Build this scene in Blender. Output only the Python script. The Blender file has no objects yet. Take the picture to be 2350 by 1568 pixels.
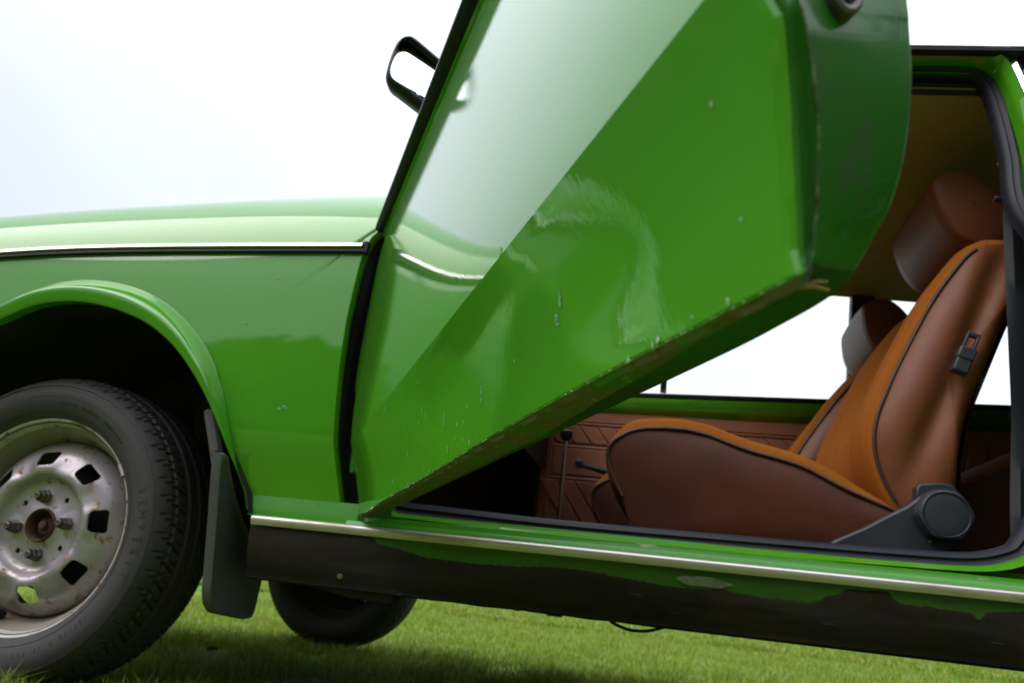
import bpy, bmesh, math, random
import numpy as np
from mathutils import Vector, Matrix, noise
random.seed(7)
rng = np.random.default_rng(7)
R = math.radians
scene = bpy.context.scene
COL = scene.collection

# ------------------------------------------------------------------ camera
# world: X runs to the rear of the car, Y into the car, Z up; the car's near flank is at Y = 0
CAM = Vector((1.0205, -1.123, .2336))
YAW, PITCH, ROLL, FPX = .2116, .3043, .1122, 1800.0
SW, SH = 2350.0, 1568.0
Fv = Vector((-math.sin(YAW)*math.cos(PITCH), math.cos(YAW)*math.cos(PITCH), math.sin(PITCH)))
r0 = Vector((math.cos(YAW), math.sin(YAW), 0)); u0 = r0.cross(Fv)
Rv = math.cos(ROLL)*r0 + math.sin(ROLL)*u0
Uv = -math.sin(ROLL)*r0 + math.cos(ROLL)*u0
cd = bpy.data.cameras.new('camera'); cam = bpy.data.objects.new('camera', cd); COL.objects.link(cam)
m = Matrix((Rv, Uv, -Fv)).transposed().to_4x4(); m.translation = CAM
cam.matrix_world = m
cd.sensor_width = 36; cd.lens = FPX/SW*36; cd.clip_start = .02; cd.clip_end = 500
cd.dof.use_dof = True; cd.dof.focus_distance = .56; cd.dof.aperture_fstop = 13
scene.camera = cam

# ------------------------------------------------------------------ sky and light
w = bpy.data.worlds.new('World'); scene.world = w; w.use_nodes = True
nt = w.node_tree; nt.nodes.clear()
def N(t, ty, **k):
    n = t.nodes.new(ty)
    for a, b in k.items(): setattr(n, a, b)
    return n
out = N(nt, 'ShaderNodeOutputWorld'); bg = N(nt, 'ShaderNodeBackground'); bg.inputs['Strength'].default_value = 1.0
sky = N(nt, 'ShaderNodeTexSky'); sky.sky_type = 'NISHITA'; sky.sun_disc = False
SUN_EL, SUN_AZ = R(47), R(238)
sky.sun_elevation = SUN_EL; sky.sun_rotation = SUN_AZ
tc = N(nt, 'ShaderNodeTexCoord'); sp = N(nt, 'ShaderNodeSeparateXYZ'); nt.links.new(tc.outputs['Generated'], sp.inputs[0])
zp = N(nt, 'ShaderNodeMath', operation='POWER'); zp.use_clamp = True; zm_ = N(nt, 'ShaderNodeMath', operation='MAXIMUM'); nt.links.new(sp.outputs['Z'], zm_.inputs[0]); zm_.inputs[1].default_value = 0; nt.links.new(zm_.outputs[0], zp.inputs[0]); zp.inputs[1].default_value = 3.0
mr = N(nt, 'ShaderNodeMapRange'); nt.links.new(zp.outputs[0], mr.inputs['Value'])
mr.inputs['From Min'].default_value = 0; mr.inputs['From Max'].default_value = 1
mr.inputs['To Min'].default_value = .76; mr.inputs['To Max'].default_value = 2.3
cn = N(nt, 'ShaderNodeTexNoise'); cn.inputs['Scale'].default_value = 1.3; cn.inputs['Detail'].default_value = 3
nt.links.new(tc.outputs['Generated'], cn.inputs['Vector'])
cr = N(nt, 'ShaderNodeMapRange'); nt.links.new(cn.outputs['Fac'], cr.inputs['Value'])
cr.inputs['From Min'].default_value = .3; cr.inputs['From Max'].default_value = .7
cr.inputs['To Min'].default_value = .86; cr.inputs['To Max'].default_value = 1.1
mu = N(nt, 'ShaderNodeMath', operation='MULTIPLY'); nt.links.new(mr.outputs[0], mu.inputs[0]); nt.links.new(cr.outputs[0], mu.inputs[1])
gx_ = N(nt, 'ShaderNodeMath', operation='MULTIPLY_ADD'); nt.links.new(sp.outputs['X'], gx_.inputs[0]); gx_.inputs[1].default_value = .27; gx_.inputs[2].default_value = 1.0
mu2 = N(nt, 'ShaderNodeMath', operation='MULTIPLY'); nt.links.new(mu.outputs[0], mu2.inputs[0]); nt.links.new(gx_.outputs[0], mu2.inputs[1])
cc = N(nt, 'ShaderNodeVectorMath', operation='SCALE'); cc.inputs[0].default_value = (.915, .97, 1.05); nt.links.new(mu2.outputs[0], cc.inputs['Scale'])
ns = N(nt, 'ShaderNodeVectorMath', operation='SCALE'); nt.links.new(sky.outputs[0], ns.inputs[0]); ns.inputs['Scale'].default_value = .012
ad = N(nt, 'ShaderNodeVectorMath', operation='ADD'); nt.links.new(cc.outputs[0], ad.inputs[0]); nt.links.new(ns.outputs[0], ad.inputs[1])
nt.links.new(ad.outputs[0], bg.inputs['Color']); nt.links.new(bg.outputs[0], out.inputs[0])
sl = bpy.data.lights.new('sun', 'SUN'); sl.energy = 1.1; sl.angle = R(40); sl.color = (1, .97, .92)
so = bpy.data.objects.new('sun', sl); COL.objects.link(so)
sd = Vector((math.cos(SUN_EL)*math.sin(SUN_AZ), math.cos(SUN_EL)*math.cos(SUN_AZ), math.sin(SUN_EL)))
so.rotation_euler = sd.to_track_quat('Z', 'Y').to_euler(); so.location = (-2, -3, 6)
scene.view_settings.view_transform = 'Standard'; scene.view_settings.look = 'None'
scene.view_settings.gamma = 1; scene.view_settings.exposure = .48; scene.view_settings.use_curve_mapping = False
scene.cycles.max_bounces = 8; scene.cycles.diffuse_bounces = 3; scene.cycles.glossy_bounces = 5

# ------------------------------------------------------------------ measuring helpers
def ray(px, py): return Fv + Rv*((px-SW/2)/FPX) - Uv*((py-SH/2)/FPX)
def on_plane(px, py, n, k):
    d = ray(px, py); n = Vector(n); t = (k - n.dot(CAM))/n.dot(d); return CAM + d*t
def at(px, py, Y): return on_plane(px, py, (0, 1, 0), Y)
def interp(x, xs, ys): return float(np.interp(x, xs, ys))
def resample(pts, n, closed=False):
    P = np.array([tuple(p) for p in pts], float)
    if closed: P = np.vstack([P, P[:1]])
    L = np.r_[0, np.cumsum(np.linalg.norm(np.diff(P, axis=0), axis=1))]
    t = np.linspace(0, L[-1], n+1)[:-1] if closed else np.linspace(0, L[-1], n)
    return np.array([np.interp(t, L, P[:, i]) for i in range(P.shape[1])]).T
def spline(pts, n=8, closed=False):
    P = [np.array(tuple(p), float) for p in pts]; out = []; k = len(P)
    rngk = range(k) if closed else range(k-1)
    for i in rngk:
        a, b = P[i], P[(i+1) % k]
        p = P[(i-1) % k] if (closed or i > 0) else 2*a-b
        q = P[(i+2) % k] if (closed or i < k-2) else 2*b-a
        for j in range(n):
            t = j/n
            out.append(.5*((2*a)+(-p+b)*t+(2*p-5*a+4*b-q)*t*t+(-p+3*a-3*b+q)*t**3))
    if not closed: out.append(P[-1])
    return out

# ------------------------------------------------------------------ mesh helpers
def link(o, parent=None, label=None, cat=None, group=None, kind=None):
    COL.objects.link(o)
    if parent: o.parent = parent
    for k, v in (('label', label), ('category', cat), ('group', group), ('kind', kind)):
        if v: o[k] = v
    return o
def empty(name, loc=(0, 0, 0), parent=None, **k):
    o = bpy.data.objects.new(name, None); o.location = loc; o.empty_display_size = .1
    return link(o, parent, **k)
def mesh(name, V, F, mat, parent=None, smooth=True, sharp=None, **k):
    me = bpy.data.meshes.new(name); me.from_pydata([tuple(v) for v in V], [], F); me.validate()
    bm = bmesh.new(); bm.from_mesh(me); bmesh.ops.remove_doubles(bm, verts=bm.verts, dist=1e-6)
    if k.pop('recalc', True): bmesh.ops.recalc_face_normals(bm, faces=bm.faces)
    bm.to_mesh(me); bm.free()
    for p in me.polygons: p.use_smooth = smooth
    if smooth: me.set_sharp_from_angle(angle=R(sharp or 35))
    if isinstance(mat, (list, tuple)):
        for x in mat: me.materials.append(x)
    else: me.materials.append(mat)
    return link(bpy.data.objects.new(name, me), parent, **k)
class MB:
    def __init__(s): s.V = []; s.F = []
    def add(s, V, F):
        b = len(s.V); s.V += [tuple(v) for v in V]; s.F += [[i+b for i in f] for f in F]; return s
    def grid(s, rows, cu=False, cv=False):
        n, m_ = len(rows), len(rows[0]); V = [p for r in rows for p in r]; F = []
        for i in range(n if cu else n-1):
            for j in range(m_ if cv else m_-1):
                a, b, c, d = i*m_+j, i*m_+(j+1) % m_, ((i+1) % n)*m_+(j+1) % m_, ((i+1) % n)*m_+j
                F.append([a, b, c, d])
        return s.add(V, F)
    def box(s, x0, x1, y0, y1, z0, z1, M=None):
        V = [Vector((x, y, z)) for x in (x0, x1) for y in (y0, y1) for z in (z0, z1)]
        if M is not None: V = [M @ v for v in V]
        return s.add(V, [[0, 1, 3, 2], [4, 6, 7, 5], [0, 4, 5, 1], [2, 3, 7, 6], [0, 2, 6, 4], [1, 5, 7, 3]])
    def tube(s, pts, r, n=8, closed=False, caps=True, flat=1.0):
        P = [Vector(tuple(p)) for p in pts]; k = len(P); rows = []; up = Vector((0, 0, 1)); prev = None
        for i, p in enumerate(P):
            t = (P[(i+1) % k]-P[i-1]) if closed else (P[min(i+1, k-1)]-P[max(i-1, 0)])
            t.normalize()
            if prev is None:
                a = t.cross(up)
                if a.length < .1: a = t.cross(Vector((1, 0, 0)))
            else: a = prev - t*prev.dot(t)
            a.normalize(); prev = a; b = t.cross(a); rr = r[i] if hasattr(r, '__len__') else r
            rows.append([p + a*math.cos(q)*rr + b*math.sin(q)*rr*flat for q in [2*math.pi*j/n for j in range(n)]])
        b0 = len(s.V); s.grid(rows, cu=closed, cv=True)
        if caps and not closed:
            s.F.append([b0+j for j in range(n)]); s.F.append([b0+(k-1)*n+j for j in range(n)])
        return s
    def lathe(s, prof, n=96, c=(0, 0, 0), closed=False):   # profile of (radius, y) turned about a Y axis
        rows = [[(c[0]+r*math.cos(a), c[1]+y, c[2]+r*math.sin(a)) for a in [2*math.pi*j/n for j in range(n)]] for r, y in prof]
        return s.grid(rows, cu=closed, cv=True)
    def prism(s, poly, f0, f1):
        n = len(poly); V = [f0(*p) for p in poly]+[f1(*p) for p in poly]
        return s.add(V, [list(range(n)), list(range(n, 2*n))]+[[i, (i+1) % n, n+(i+1) % n, n+i] for i in range(n)])
    def build(s, name, mat, parent=None, bevel=0, **k):
        o = mesh(name, s.V, s.F, mat, parent, **k)
        if bevel:
            b = o.modifiers.new('bevel', 'BEVEL'); b.width = bevel; b.segments = 2; b.limit_method = 'ANGLE'; b.angle_limit = R(40)
        return o

# ------------------------------------------------------------------ materials
def material(name, base, rough=.5, metal=0, coat=0, coat_rough=.03, spec=.5, var=None, bump=None, layers=(), sheen=0, trans=0, ior=1.5):
    """base colour, optional (colour, scale, amount) variation, (scale, strength[, stretch]) bump, and
    masked layers: (colour, rough, scale, low, high, stretch)"""
    mt = bpy.data.materials.new(name); mt.use_nodes = True; t = mt.node_tree; p = t.nodes['Principled BSDF']
    p.inputs['Roughness'].default_value = rough; p.inputs['Metallic'].default_value = metal
    p.inputs['Coat Weight'].default_value = coat; p.inputs['Coat Roughness'].default_value = coat_rough
    p.inputs['Coat IOR'].default_value = 1.62
    p.inputs['Specular IOR Level'].default_value = spec; p.inputs['Sheen Weight'].default_value = sheen
    p.inputs['Transmission Weight'].default_value = trans; p.inputs['IOR'].default_value = ior
    tc = N(t, 'ShaderNodeTexCoord')
    def nz(scale, detail=4, stretch=(1, 1, 1), rough_=.6):
        mp = N(t, 'ShaderNodeMapping'); mp.inputs['Scale'].default_value = stretch; t.links.new(tc.outputs['Object'], mp.inputs[0])
        n = N(t, 'ShaderNodeTexNoise'); n.inputs['Scale'].default_value = scale; n.inputs['Detail'].default_value = detail
        n.inputs['Roughness'].default_value = rough_; t.links.new(mp.outputs[0], n.inputs['Vector']); return n
    cur = None
    rgb = N(t, 'ShaderNodeRGB'); rgb.outputs[0].default_value = (*base, 1); cur = rgb.outputs[0]
    rv = N(t, 'ShaderNodeValue'); rv.outputs[0].default_value = rough; rcur = rv.outputs[0]
    if var:
        c2, sc, am = var[:3]; n = nz(sc, stretch=var[3] if len(var) > 3 else (1, 1, 1)); mx = N(t, 'ShaderNodeMix', data_type='RGBA')
        mr = N(t, 'ShaderNodeMapRange'); t.links.new(n.outputs['Fac'], mr.inputs[0]); mr.inputs[1].default_value = .35; mr.inputs[2].default_value = .65; mr.inputs[4].default_value = am
        t.links.new(mr.outputs[0], mx.inputs[0]); t.links.new(cur, mx.inputs[6]); mx.inputs[7].default_value = (*c2, 1); cur = mx.outputs[2]
    coatmask = None
    for c2, rg, sc, lo, hi, st in layers:
        n = nz(sc, 6, st, .65); mr = N(t, 'ShaderNodeMapRange'); t.links.new(n.outputs['Fac'], mr.inputs[0]); mr.inputs[1].default_value = lo; mr.inputs[2].default_value = hi
        mx = N(t, 'ShaderNodeMix', data_type='RGBA'); t.links.new(mr.outputs[0], mx.inputs[0]); t.links.new(cur, mx.inputs[6]); mx.inputs[7].default_value = (*c2, 1); cur = mx.outputs[2]
        mf = N(t, 'ShaderNodeMix', data_type='FLOAT'); t.links.new(mr.outputs[0], mf.inputs[0]); t.links.new(rcur, mf.inputs[2]); mf.inputs[3].default_value = rg; rcur = mf.outputs[0]
    t.links.new(cur, p.inputs['Base Color']); t.links.new(rcur, p.inputs['Roughness'])
    if bump:
        n = nz(bump[0], 3, bump[2] if len(bump) > 2 else (1, 1, 1)); bp = N(t, 'ShaderNodeBump'); bp.inputs['Strength'].default_value = bump[1]; bp.inputs['Distance'].default_value = .001
        t.links.new(n.outputs['Fac'], bp.inputs['Height']); t.links.new(bp.outputs[0], p.inputs['Normal'])
        if coat: t.links.new(bp.outputs[0], p.inputs['Coat Normal'])
    return mt
GREEN = (.066, .295, .003)
M_paint = material('green_car_paint', GREEN, .5, spec=.1, coat=1, coat_rough=.02, bump=(420, .012), var=((.06, .27, .02), 6, .35),
                   layers=[((.30, .42, .22), .5, 620, .74, .80, (1, 1, 1))])
M_door = material('green_door_paint', GREEN, .5, spec=.1, coat=1, coat_rough=.012, bump=(260, .045, (1, 1, .35)), var=((.065, .28, .02), 5, .4),
                  layers=[((.30, .40, .18), .6, 520, .70, .75, (1, 1, 1)), ((.12, .30, .10), .6, 9, .66, .74, (1, 1, 1))])
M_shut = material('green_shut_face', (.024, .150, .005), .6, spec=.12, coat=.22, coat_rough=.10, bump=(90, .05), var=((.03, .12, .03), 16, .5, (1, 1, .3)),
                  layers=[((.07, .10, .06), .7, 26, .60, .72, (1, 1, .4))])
M_hem = material('worn_hem_paint', (.035, .15, .010), .7, spec=.2,  bump=(160, .25), layers=[((.12, .10, .045), .85, 26, .38, .54, (1, 1, .6)), ((.14, .055, .02), .9, 60, .60, .66, (1, 1, 1)), ((.30, .33, .22), .8, 130, .63, .68, (1, 1, 1))])
M_bottom = material('dark_door_bottom', (.020, .105, .006), .7, spec=.12, bump=(120, .15), var=((.030, .035, .010), 11, .8))  # matte dark green with brownish blotches
M_rust = material('flaking_edge', (.16, .25, .08), .8, bump=(300, .4), layers=[((.45, .46, .36), .8, 160, .48, .56, (1, 1, 1)), ((.15, .05, .02), .9, 90, .58, .64, (1, 1, 1))])
M_chip = material('paint_chip', (.18, .38, .15), .6, bump=(500, .3), layers=[((.40, .52, .42), .7, 420, .52, .60, (1, 1, 1)), ((.10, .26, .07), .6, 300, .55, .62, (1, 1, 1))])
M_sill = material('rocker_underseal', (.009, .007, .0065), .62, spec=.22, bump=(120, .3), var=((.030, .019, .013), 9, .8, (.3, 1, 1)),
                  layers=[((.030, .025, .020), .8, 22, .50, .66, (.16, 1, 1)), ((.050, .024, .011), .85, 6, .54, .68, (.5, 1, 1)), ((.09, .08, .065), .8, 95, .66, .70, (.12, 1, 1)), ((.030, .070, .012), .6, 40, .71, .74, (.4, 1, 1))])
M_black = material('black_rubber', (.011, .011, .013), .5, spec=.3, bump=(300, .05), var=((.018, .018, .022), 20, .5))
M_seal = material('door_seal_rubber', (.011, .011, .020), .5, spec=.25, bump=(200, .04), var=((.024, .024, .034), 9, .5))
M_dark = material('dark_void_plastic', (.006, .006, .008), .8)
M_under = material('underbody_grime', (.012, .010, .009), .85, bump=(60, .3))
M_chrome = material('chrome_trim', (.80, .79, .82), .16, metal=1, var=((.60, .55, .50), 40, .35))
M_chrome2 = material('dull_chrome_strip', (.60, .53, .51), .36, metal=.7, bump=(90, .05), layers=[((.36, .27, .20), .5, 25, .52, .7, (.2, 1, 1))])
M_mirror = material('mirror_glass', (.95, .95, .96), .02, metal=1)
M_tyre = material('tyre_rubber', (.060, .054, .058), .66, spec=.35, bump=(250, .12), var=((.046, .038, .036), 9, .7))
M_tread = material('tyre_tread_rubber', (.030, .030, .036), .5, spec=.4, bump=(200, .1))
M_wheel = material('silver_wheel_paint', (.46, .40, .46), .36, metal=.5, bump=(60, .06), var=((.33, .29, .27), 9, .7),
                   layers=[((.30, .15, .06), .8, 46, .57, .66, (1, 1, 1)), ((.16, .07, .03), .9, 120, .63, .67, (1, 1, 1))])
M_flange = material('rusty_rim_flange', (.55, .53, .52), .5, metal=.2, bump=(80, .1), layers=[((.26, .13, .06), .85, 15, .50, .62, (1, 1, 1)), ((.12, .05, .025), .9, 70, .60, .66, (1, 1, 1))])
M_well = material('dirty_rim_well', (.27, .235, .21), .6, bump=(80, .1), var=((.20, .15, .11), 10, .8), layers=[((.14, .065, .03), .9, 22, .58, .68, (1, 1, 1))])
M_hub = material('rusty_hub', (.14, .065, .035), .85, metal=.3, bump=(200, .5), var=((.05, .03, .02), 60, .8))
M_nut = material('dull_wheel_nut', (.16, .15, .145), .5, metal=.7, bump=(300, .3), var=((.10, .07, .05), 90, .8))
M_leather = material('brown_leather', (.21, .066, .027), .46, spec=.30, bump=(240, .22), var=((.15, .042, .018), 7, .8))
M_leather2 = material('brown_leather_shaded', (.092, .026, .012), .48, spec=.22, bump=(240, .2), var=((.06, .02, .012), 7, .7))  # copy of the brown leather, darkened for shade on the cushion side
M_cord = material('orange_corduroy', (.34, .108, .018), .95, spec=.05, bump=(14, 1.0, (1, 38, 1)), var=((.26, .074, .010), 8, .8, (.5, 34, .5)))
M_pipe = material('brown_piping', (.050, .020, .018), .45)
M_trim = material('brown_door_trim', (.46, .20, .135), .45, spec=.4, bump=(220, .15), var=((.34, .13, .085), 5, .6))
M_head = material('tan_headliner', (.40, .32, .20), .95, spec=.1, bump=(400, .15), var=((.34, .23, .10), 3, .5))
M_plast = material('dark_grey_plastic', (.022, .025, .036), .45, bump=(500, .08), var=((.038, .041, .05), 12, .5))
M_flap = material('grey_rubber_flap', (.105, .100, .112), .55, bump=(60, .12), var=((.08, .077, .088), 11, .7), layers=[((.10, .09, .075), .8, 14, .62, .72, (1, 1, 1))])
M_glass = bpy.data.materials.new('window_glass'); M_glass.use_nodes = True; t_ = M_glass.node_tree; t_.nodes.remove(t_.nodes['Principled BSDF'])
fr_ = N(t_, 'ShaderNodeFresnel'); fr_.inputs[0].default_value = 1.45; tp_ = N(t_, 'ShaderNodeBsdfTransparent'); tp_.inputs[0].default_value = (.93, .96, .94, 1); gl_ = N(t_, 'ShaderNodeBsdfGlossy'); gl_.inputs['Roughness'].default_value = .01
mx_ = N(t_, 'ShaderNodeMixShader'); t_.links.new(fr_.outputs[0], mx_.inputs[0]); t_.links.new(tp_.outputs[0], mx_.inputs[1]); t_.links.new(gl_.outputs[0], mx_.inputs[2]); t_.links.new(mx_.outputs[0], t_.nodes['Material Output'].inputs[0])
M_step = material('scuffed_sill_paint', (.045, .25, .006), .45, spec=.2, coat=.35, coat_rough=.12, bump=(90, .05), layers=[((.36, .34, .24), .8, 46, .655, .69, (.25, 1, 1)), ((.12, .05, .025), .9, 70, .67, .70, (.4, 1, 1))])
M_grimy = material('grimy_rim_back', (.035, .024, .022), .8)
M_ctext = material('quarter_glass', (.01, .012, .014), .05, coat=1)
M_belt = material('seat_belt_webbing', (.009, .009, .014), .6, bump=(500, .2, (1, 1, 6)))
M_steel = material('polished_steel', (.42, .45, .48), .3, metal=1)
M_carpet = material('dark_carpet', (.012, .012, .018), .95, bump=(400, .5))
M_straw = material('dry_straw', (.36, .22, .08), .7)

# ------------------------------------------------------------------ car root
car = empty('parked_car', (.6, .8, 0), label='old bright green car with its near front door open and rusty silver wheels', cat='car')
INV = Matrix.Translation(Vector((-.6, -.8, 0)))
def P_(o):                                     # part built in world coordinates, hung on the car
    o.matrix_parent_inverse = INV.copy(); return o
def part(mb, name, mat, parent=car, **k):
    o = mb.build(name, mat, parent, **k)
    return P_(o) if parent is car else o

# ================================================================== FRONT FENDER
HUB = Vector((0, .04, .2513))
prof_z = [.25, .30, .35, .416, .47, .52, .60, .68, .74, .78, .82, .855, .885, .912, .932, .945]
prof_y = [.022, .013, .004, -.009, -.0125, -.0145, -.0155, -.0135, -.006, .004, .022, .048, .082, .125, .175, .24]
_pz, _py = prof_z, prof_y
_T = spline(list(zip(_pz, _py)), 12); _tz = np.array([p[0] for p in _T]); _ty = np.array([p[1] for p in _T])
prof_z = list(np.linspace(_pz[0], _pz[-1], 400)); _y = np.interp(prof_z, _tz, _ty)
for _ in range(3): _y = np.r_[_y[0], (_y[:-2]+2*_y[1:-1]+_y[2:])/4, _y[-1]]
_k = np.ones(15)/15; _ys = np.convolve(np.pad(_y, 7, mode='edge'), _k, 'valid'); _w = np.clip((np.array(prof_z)-.45)/.05, 0, 1)*np.clip((.93-np.array(prof_z))/.02, 0, 1)
prof_y = list(_y*(1-_w)+_ys*_w); prof_z = list(prof_z)
ztop_x = [-.9, -.43, -.116, .325, .45, .60]; ztop_v = [.790, .858, .9, .937, .943, .946]
def fender_point(x, zr):
    """zr: nominal profile height (.30 to .945); the part above the trim follows the falling bonnet line"""
    y = interp(zr, prof_z, prof_y); zt = sum(interp(x+d, ztop_x, ztop_v) for d in (-.12, -.08, -.04, 0, .04, .08, .12))/7
    z = zr if zr < .68 else .68 + (zr-.68)*(zt-.68)/(.945-.68)
    if x < -.35: y += (x+.35)**2*.25
    return Vector((x, y, z))
rear_px = [(784, 1190), (776, 1158), (772, 1075), (770, 1019), (776, 943), (787, 845), (802, 746), (822, 652), (832, 603), (842, 567), (854, 542), (865, 529), (882, 512)]
rear_e = [at(x, y, 0.0) for x, y in rear_px]
rz = [p.z for p in rear_e]; rx = [p.x for p in rear_e]
def rear_x(zr): return interp(zr, rz+[.84, .90, .95], rx+[.60, .63, .64])
outer_px = [(0, 715), (99, 659), (198, 644), (280, 653), (362, 682), (445, 752), (494, 831), (517, 919), (527, 1000), (538, 1080), (551, 1162)]
inner_px = [(0, 745), (66, 709), (122, 696), (198, 696), (296, 722), (362, 758), (428, 827), (468, 903), (494, 979), (514, 1068), (545, 1160)]
# arch curves in polar form about the hub
def polar(pts, Y):
    a = []
    for x, y in pts:
        p = at(x, y, Y); a.append((math.atan2(p.z-HUB.z, p.x-HUB.x), math.hypot(p.x-HUB.x, p.z-HUB.z)))
    a = sorted(a); th = [t for t, _ in a]; rr = [r for _, r in a]
    # mirror the rear half to the hidden front half
    mth = [math.pi-t for t in th if t < R(80)][::-1]; mr_ = [r for t, r in a if t < R(80)][::-1]
    off = rr[-1]-interp(th[-1], mth, mr_)
    return th+[t for t in mth if t > th[-1]+.08], rr+[r+off*max(0, 1-(t-th[-1])/1.3) for t, r in zip(mth, mr_) if t > th[-1]+.08]
oth, orr = polar(outer_px, -.012); ith, irr = polar(inner_px, -.038)
def smooth_interp(th, xs, ys):
    return sum(interp(th+d, xs, ys) for d in np.linspace(-.09, .09, 7))/7
TH0, TH1 = min(oth[0], ith[0]), math.pi-.12
nth, nr = 420, 110
rows = []
for i in range(nth+1):
    th = TH0 + (TH1-TH0)*i/nth; c, s = math.cos(th), math.sin(th)
    r_in = smooth_interp(th, oth, orr)
    # outer bound: rear edge, top (nominal z .945), front x = -.78 ; bottom at rear handled by TH0
    ts = []
    if s > 1e-3: ts.append((.945-HUB.z)/s)
    if c > 0:
        t = .3
        for _ in range(14):
            t = (rear_x(min(.945, HUB.z+t*s))-0)/c
            t = min(t, 2)
        ts.append(t)
    if c < -1e-3: ts.append(-.80/c)
    r_out = min(ts)
    row = []
    for j in range(nr+1):
        u = j/nr; r = r_in+(r_out-r_in)*u; row.append(fender_point(r*c, HUB.z+r*s))
    rows.append(row)
mb = MB().grid(rows)
zb0, zb1 = at(547, 1162, 0).z, at(776, 1173, 0).z; xa_ = math.cos(TH0)*smooth_interp(TH0, oth, orr)
low = []
for t in np.linspace(0, 1, 9):
    low.append([(lambda x, zt_, zl: fender_point(x, zt_*(1-t)+zl*t))(x, HUB.z+x*math.tan(TH0), interp(x, [xa_, .56], [zb0, zb1])) for x in np.linspace(xa_, rear_x(.325), 40)])
mb.grid(low)
mb.grid([low[-1], [p+Vector((0, .012, .0005)) for p in low[-1]]])
# folded rear edge (door gap) of the fender
edge = [fender_point(rear_x(z)+.0, z) for z in np.linspace(.305, .945, 60)]
mb.grid([edge, [p+Vector((.004, .006, 0)) for p in edge], [p+Vector((.0, .022, 0)) for p in edge]])
fender = part(mb, 'front_fender', M_paint, sharp=50)
# wheel arch lip: slanted upper face, vertical lower band, return flange
rows = []
for i in range(161):
    th = TH0 + (TH1-TH0)*i/160; c, s = math.cos(th), math.sin(th)
    ro, ri = smooth_interp(th, oth, orr), smooth_interp(th, ith, irr)
    fade = min(1, max(0, (th-TH0-.05)/.55)); pr = .030*fade+.003
    sec = []
    for u, k in ((0, 0), (.06, .10), (.12, .24), (.24, .50), (.36, .74), (.46, .93), (.50, .985), (.54, 1.0), (.60, 1.0), (.8, .97), (.95, .93), (1.0, .88)):
        r = ro+(ri-ro)*u; p = fender_point((ro)*c, HUB.z+ro*s)
        sec.append(Vector((HUB.x+r*c, p.y-pr*k-.0012, HUB.z+r*s)))
    r = ri+.002; sec.append(Vector((HUB.x+r*c, sec[-1].y+.02, HUB.z+r*s)))
    rows.append(sec)
part(MB().grid(rows), 'wheel_arch_lip', M_paint, sharp=60)
# bright side trim: chrome bead on a black rubber backing
tr = [at(x, y, -.012) for x, y in ((0, 583), (100, 576), (200, 571.5), (300, 569), (400, 567.5), (550, 566.5), (700, 566), (833, 566))]
tz = [p.z for p in tr]; tx = [p.x for p in tr]
def fend_y(z, x):
    zt = interp(x, ztop_x, ztop_v); zr = z if z < .68 else .68+(z-.68)*(.945-.68)/(zt-.68)
    return interp(zr, prof_z, prof_y)
xs = np.linspace(-.75, tx[-1], 60)
def strip_rows(xs, prof, zf):
    rws = []
    for dy, dz in prof:
        rws.append([Vector((x, fend_y(zf(x)+dz, x)+dy, zf(x)+dz)) for x in xs])
    return rws
zf = lambda x: interp(x, [-.8]+tx, [tz[0]-.07]+tz)
mb = MB().grid(strip_rows(xs, [(.0, .0088), (-.005, .0084), (-.010, .0058), (-.0125, .0025), (-.0125, -.0005), (-.010, -.0025), (-.004, -.003)], zf))
e = [r[-1] for r in [mb.V]]
part(mb, 'side_trim_bead', M_chrome, parent=car)
xs2 = np.linspace(-.75, tx[-1]+.004, 60)
mb = MB().grid(strip_rows(xs2, [(.0, .008), (-.0035, .008), (-.007, -.003), (-.0085, -.006), (-.008, -.0095), (-.0005, -.011)], zf))
xe = xs2[-1]; z0 = zf(xe); y0 = fend_y(z0, xe)
mb.box(xe-.004, xe+.0045, y0-.0085, y0+.004, z0-.011, z0+.0085)
part(mb, 'side_trim_backing', M_black, parent=car)

fc_ = MB()
for x, y, r_ in ((641, 938, .0030), (652, 933, .0026), (657, 937, .0018), (640, 639, .0022), (646, 642, .0014), (700, 905, .001), (560, 1010, .001)):  # chips; the upper pair are only small pale marks
    c_ = at(x, y, -.012); n_ = 11; V = []
    for j in range(n_):
        a = 2*math.pi*j/n_; k = 1+.5*noise.noise(Vector((math.cos(a)*2, math.sin(a)*2, x))); qx, qz = c_.x+r_*k*math.cos(a), c_.z+r_*.8*k*math.sin(a); V.append((qx, fend_y(qz, qx)-.0006, qz))
    fc_.add(V, [list(range(n_))])
fc_.build('paint_chips', M_chip, fender, kind='stuff', recalc=False)
c_ = at(568, 744, -.012); MB().lathe([(0, -.0016), (.0018, -.0010), (.0022, 0)], 8, (c_.x, fend_y(c_.z, c_.x), c_.z)).build('tar_spot', M_rust, fender)
# bonnet, windscreen base, front end (mostly beyond the frame)
rows = []
for x in np.linspace(-.80, .55, 26):
    zt = interp(x, ztop_x, ztop_v)
    rows.append([Vector((x, y, zt-.004+.03*math.sin(math.pi*(y-.245)/1.09)-.02*math.exp(-(y-.245)/.03))) for y in np.linspace(.245, 1.335, 24)])
bonnet = part(MB().grid(rows), 'bonnet', M_paint)
p = at(753, 461, .27)+Vector((0, 0, .004))
nb = MB().lathe([(.0, -.0), (.001, -.0)], 4)
nz_ = MB(); nz_.tube([p+Vector((0, 0, -.03)), p+Vector((0, 0, -.004)), p+Vector((0, 0, .001)), p+Vector((0, 0, .0045))], [.010, .0085, .0065, .002], 12)
nz_.build('washer_nozzle', M_black, bonnet)
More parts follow.
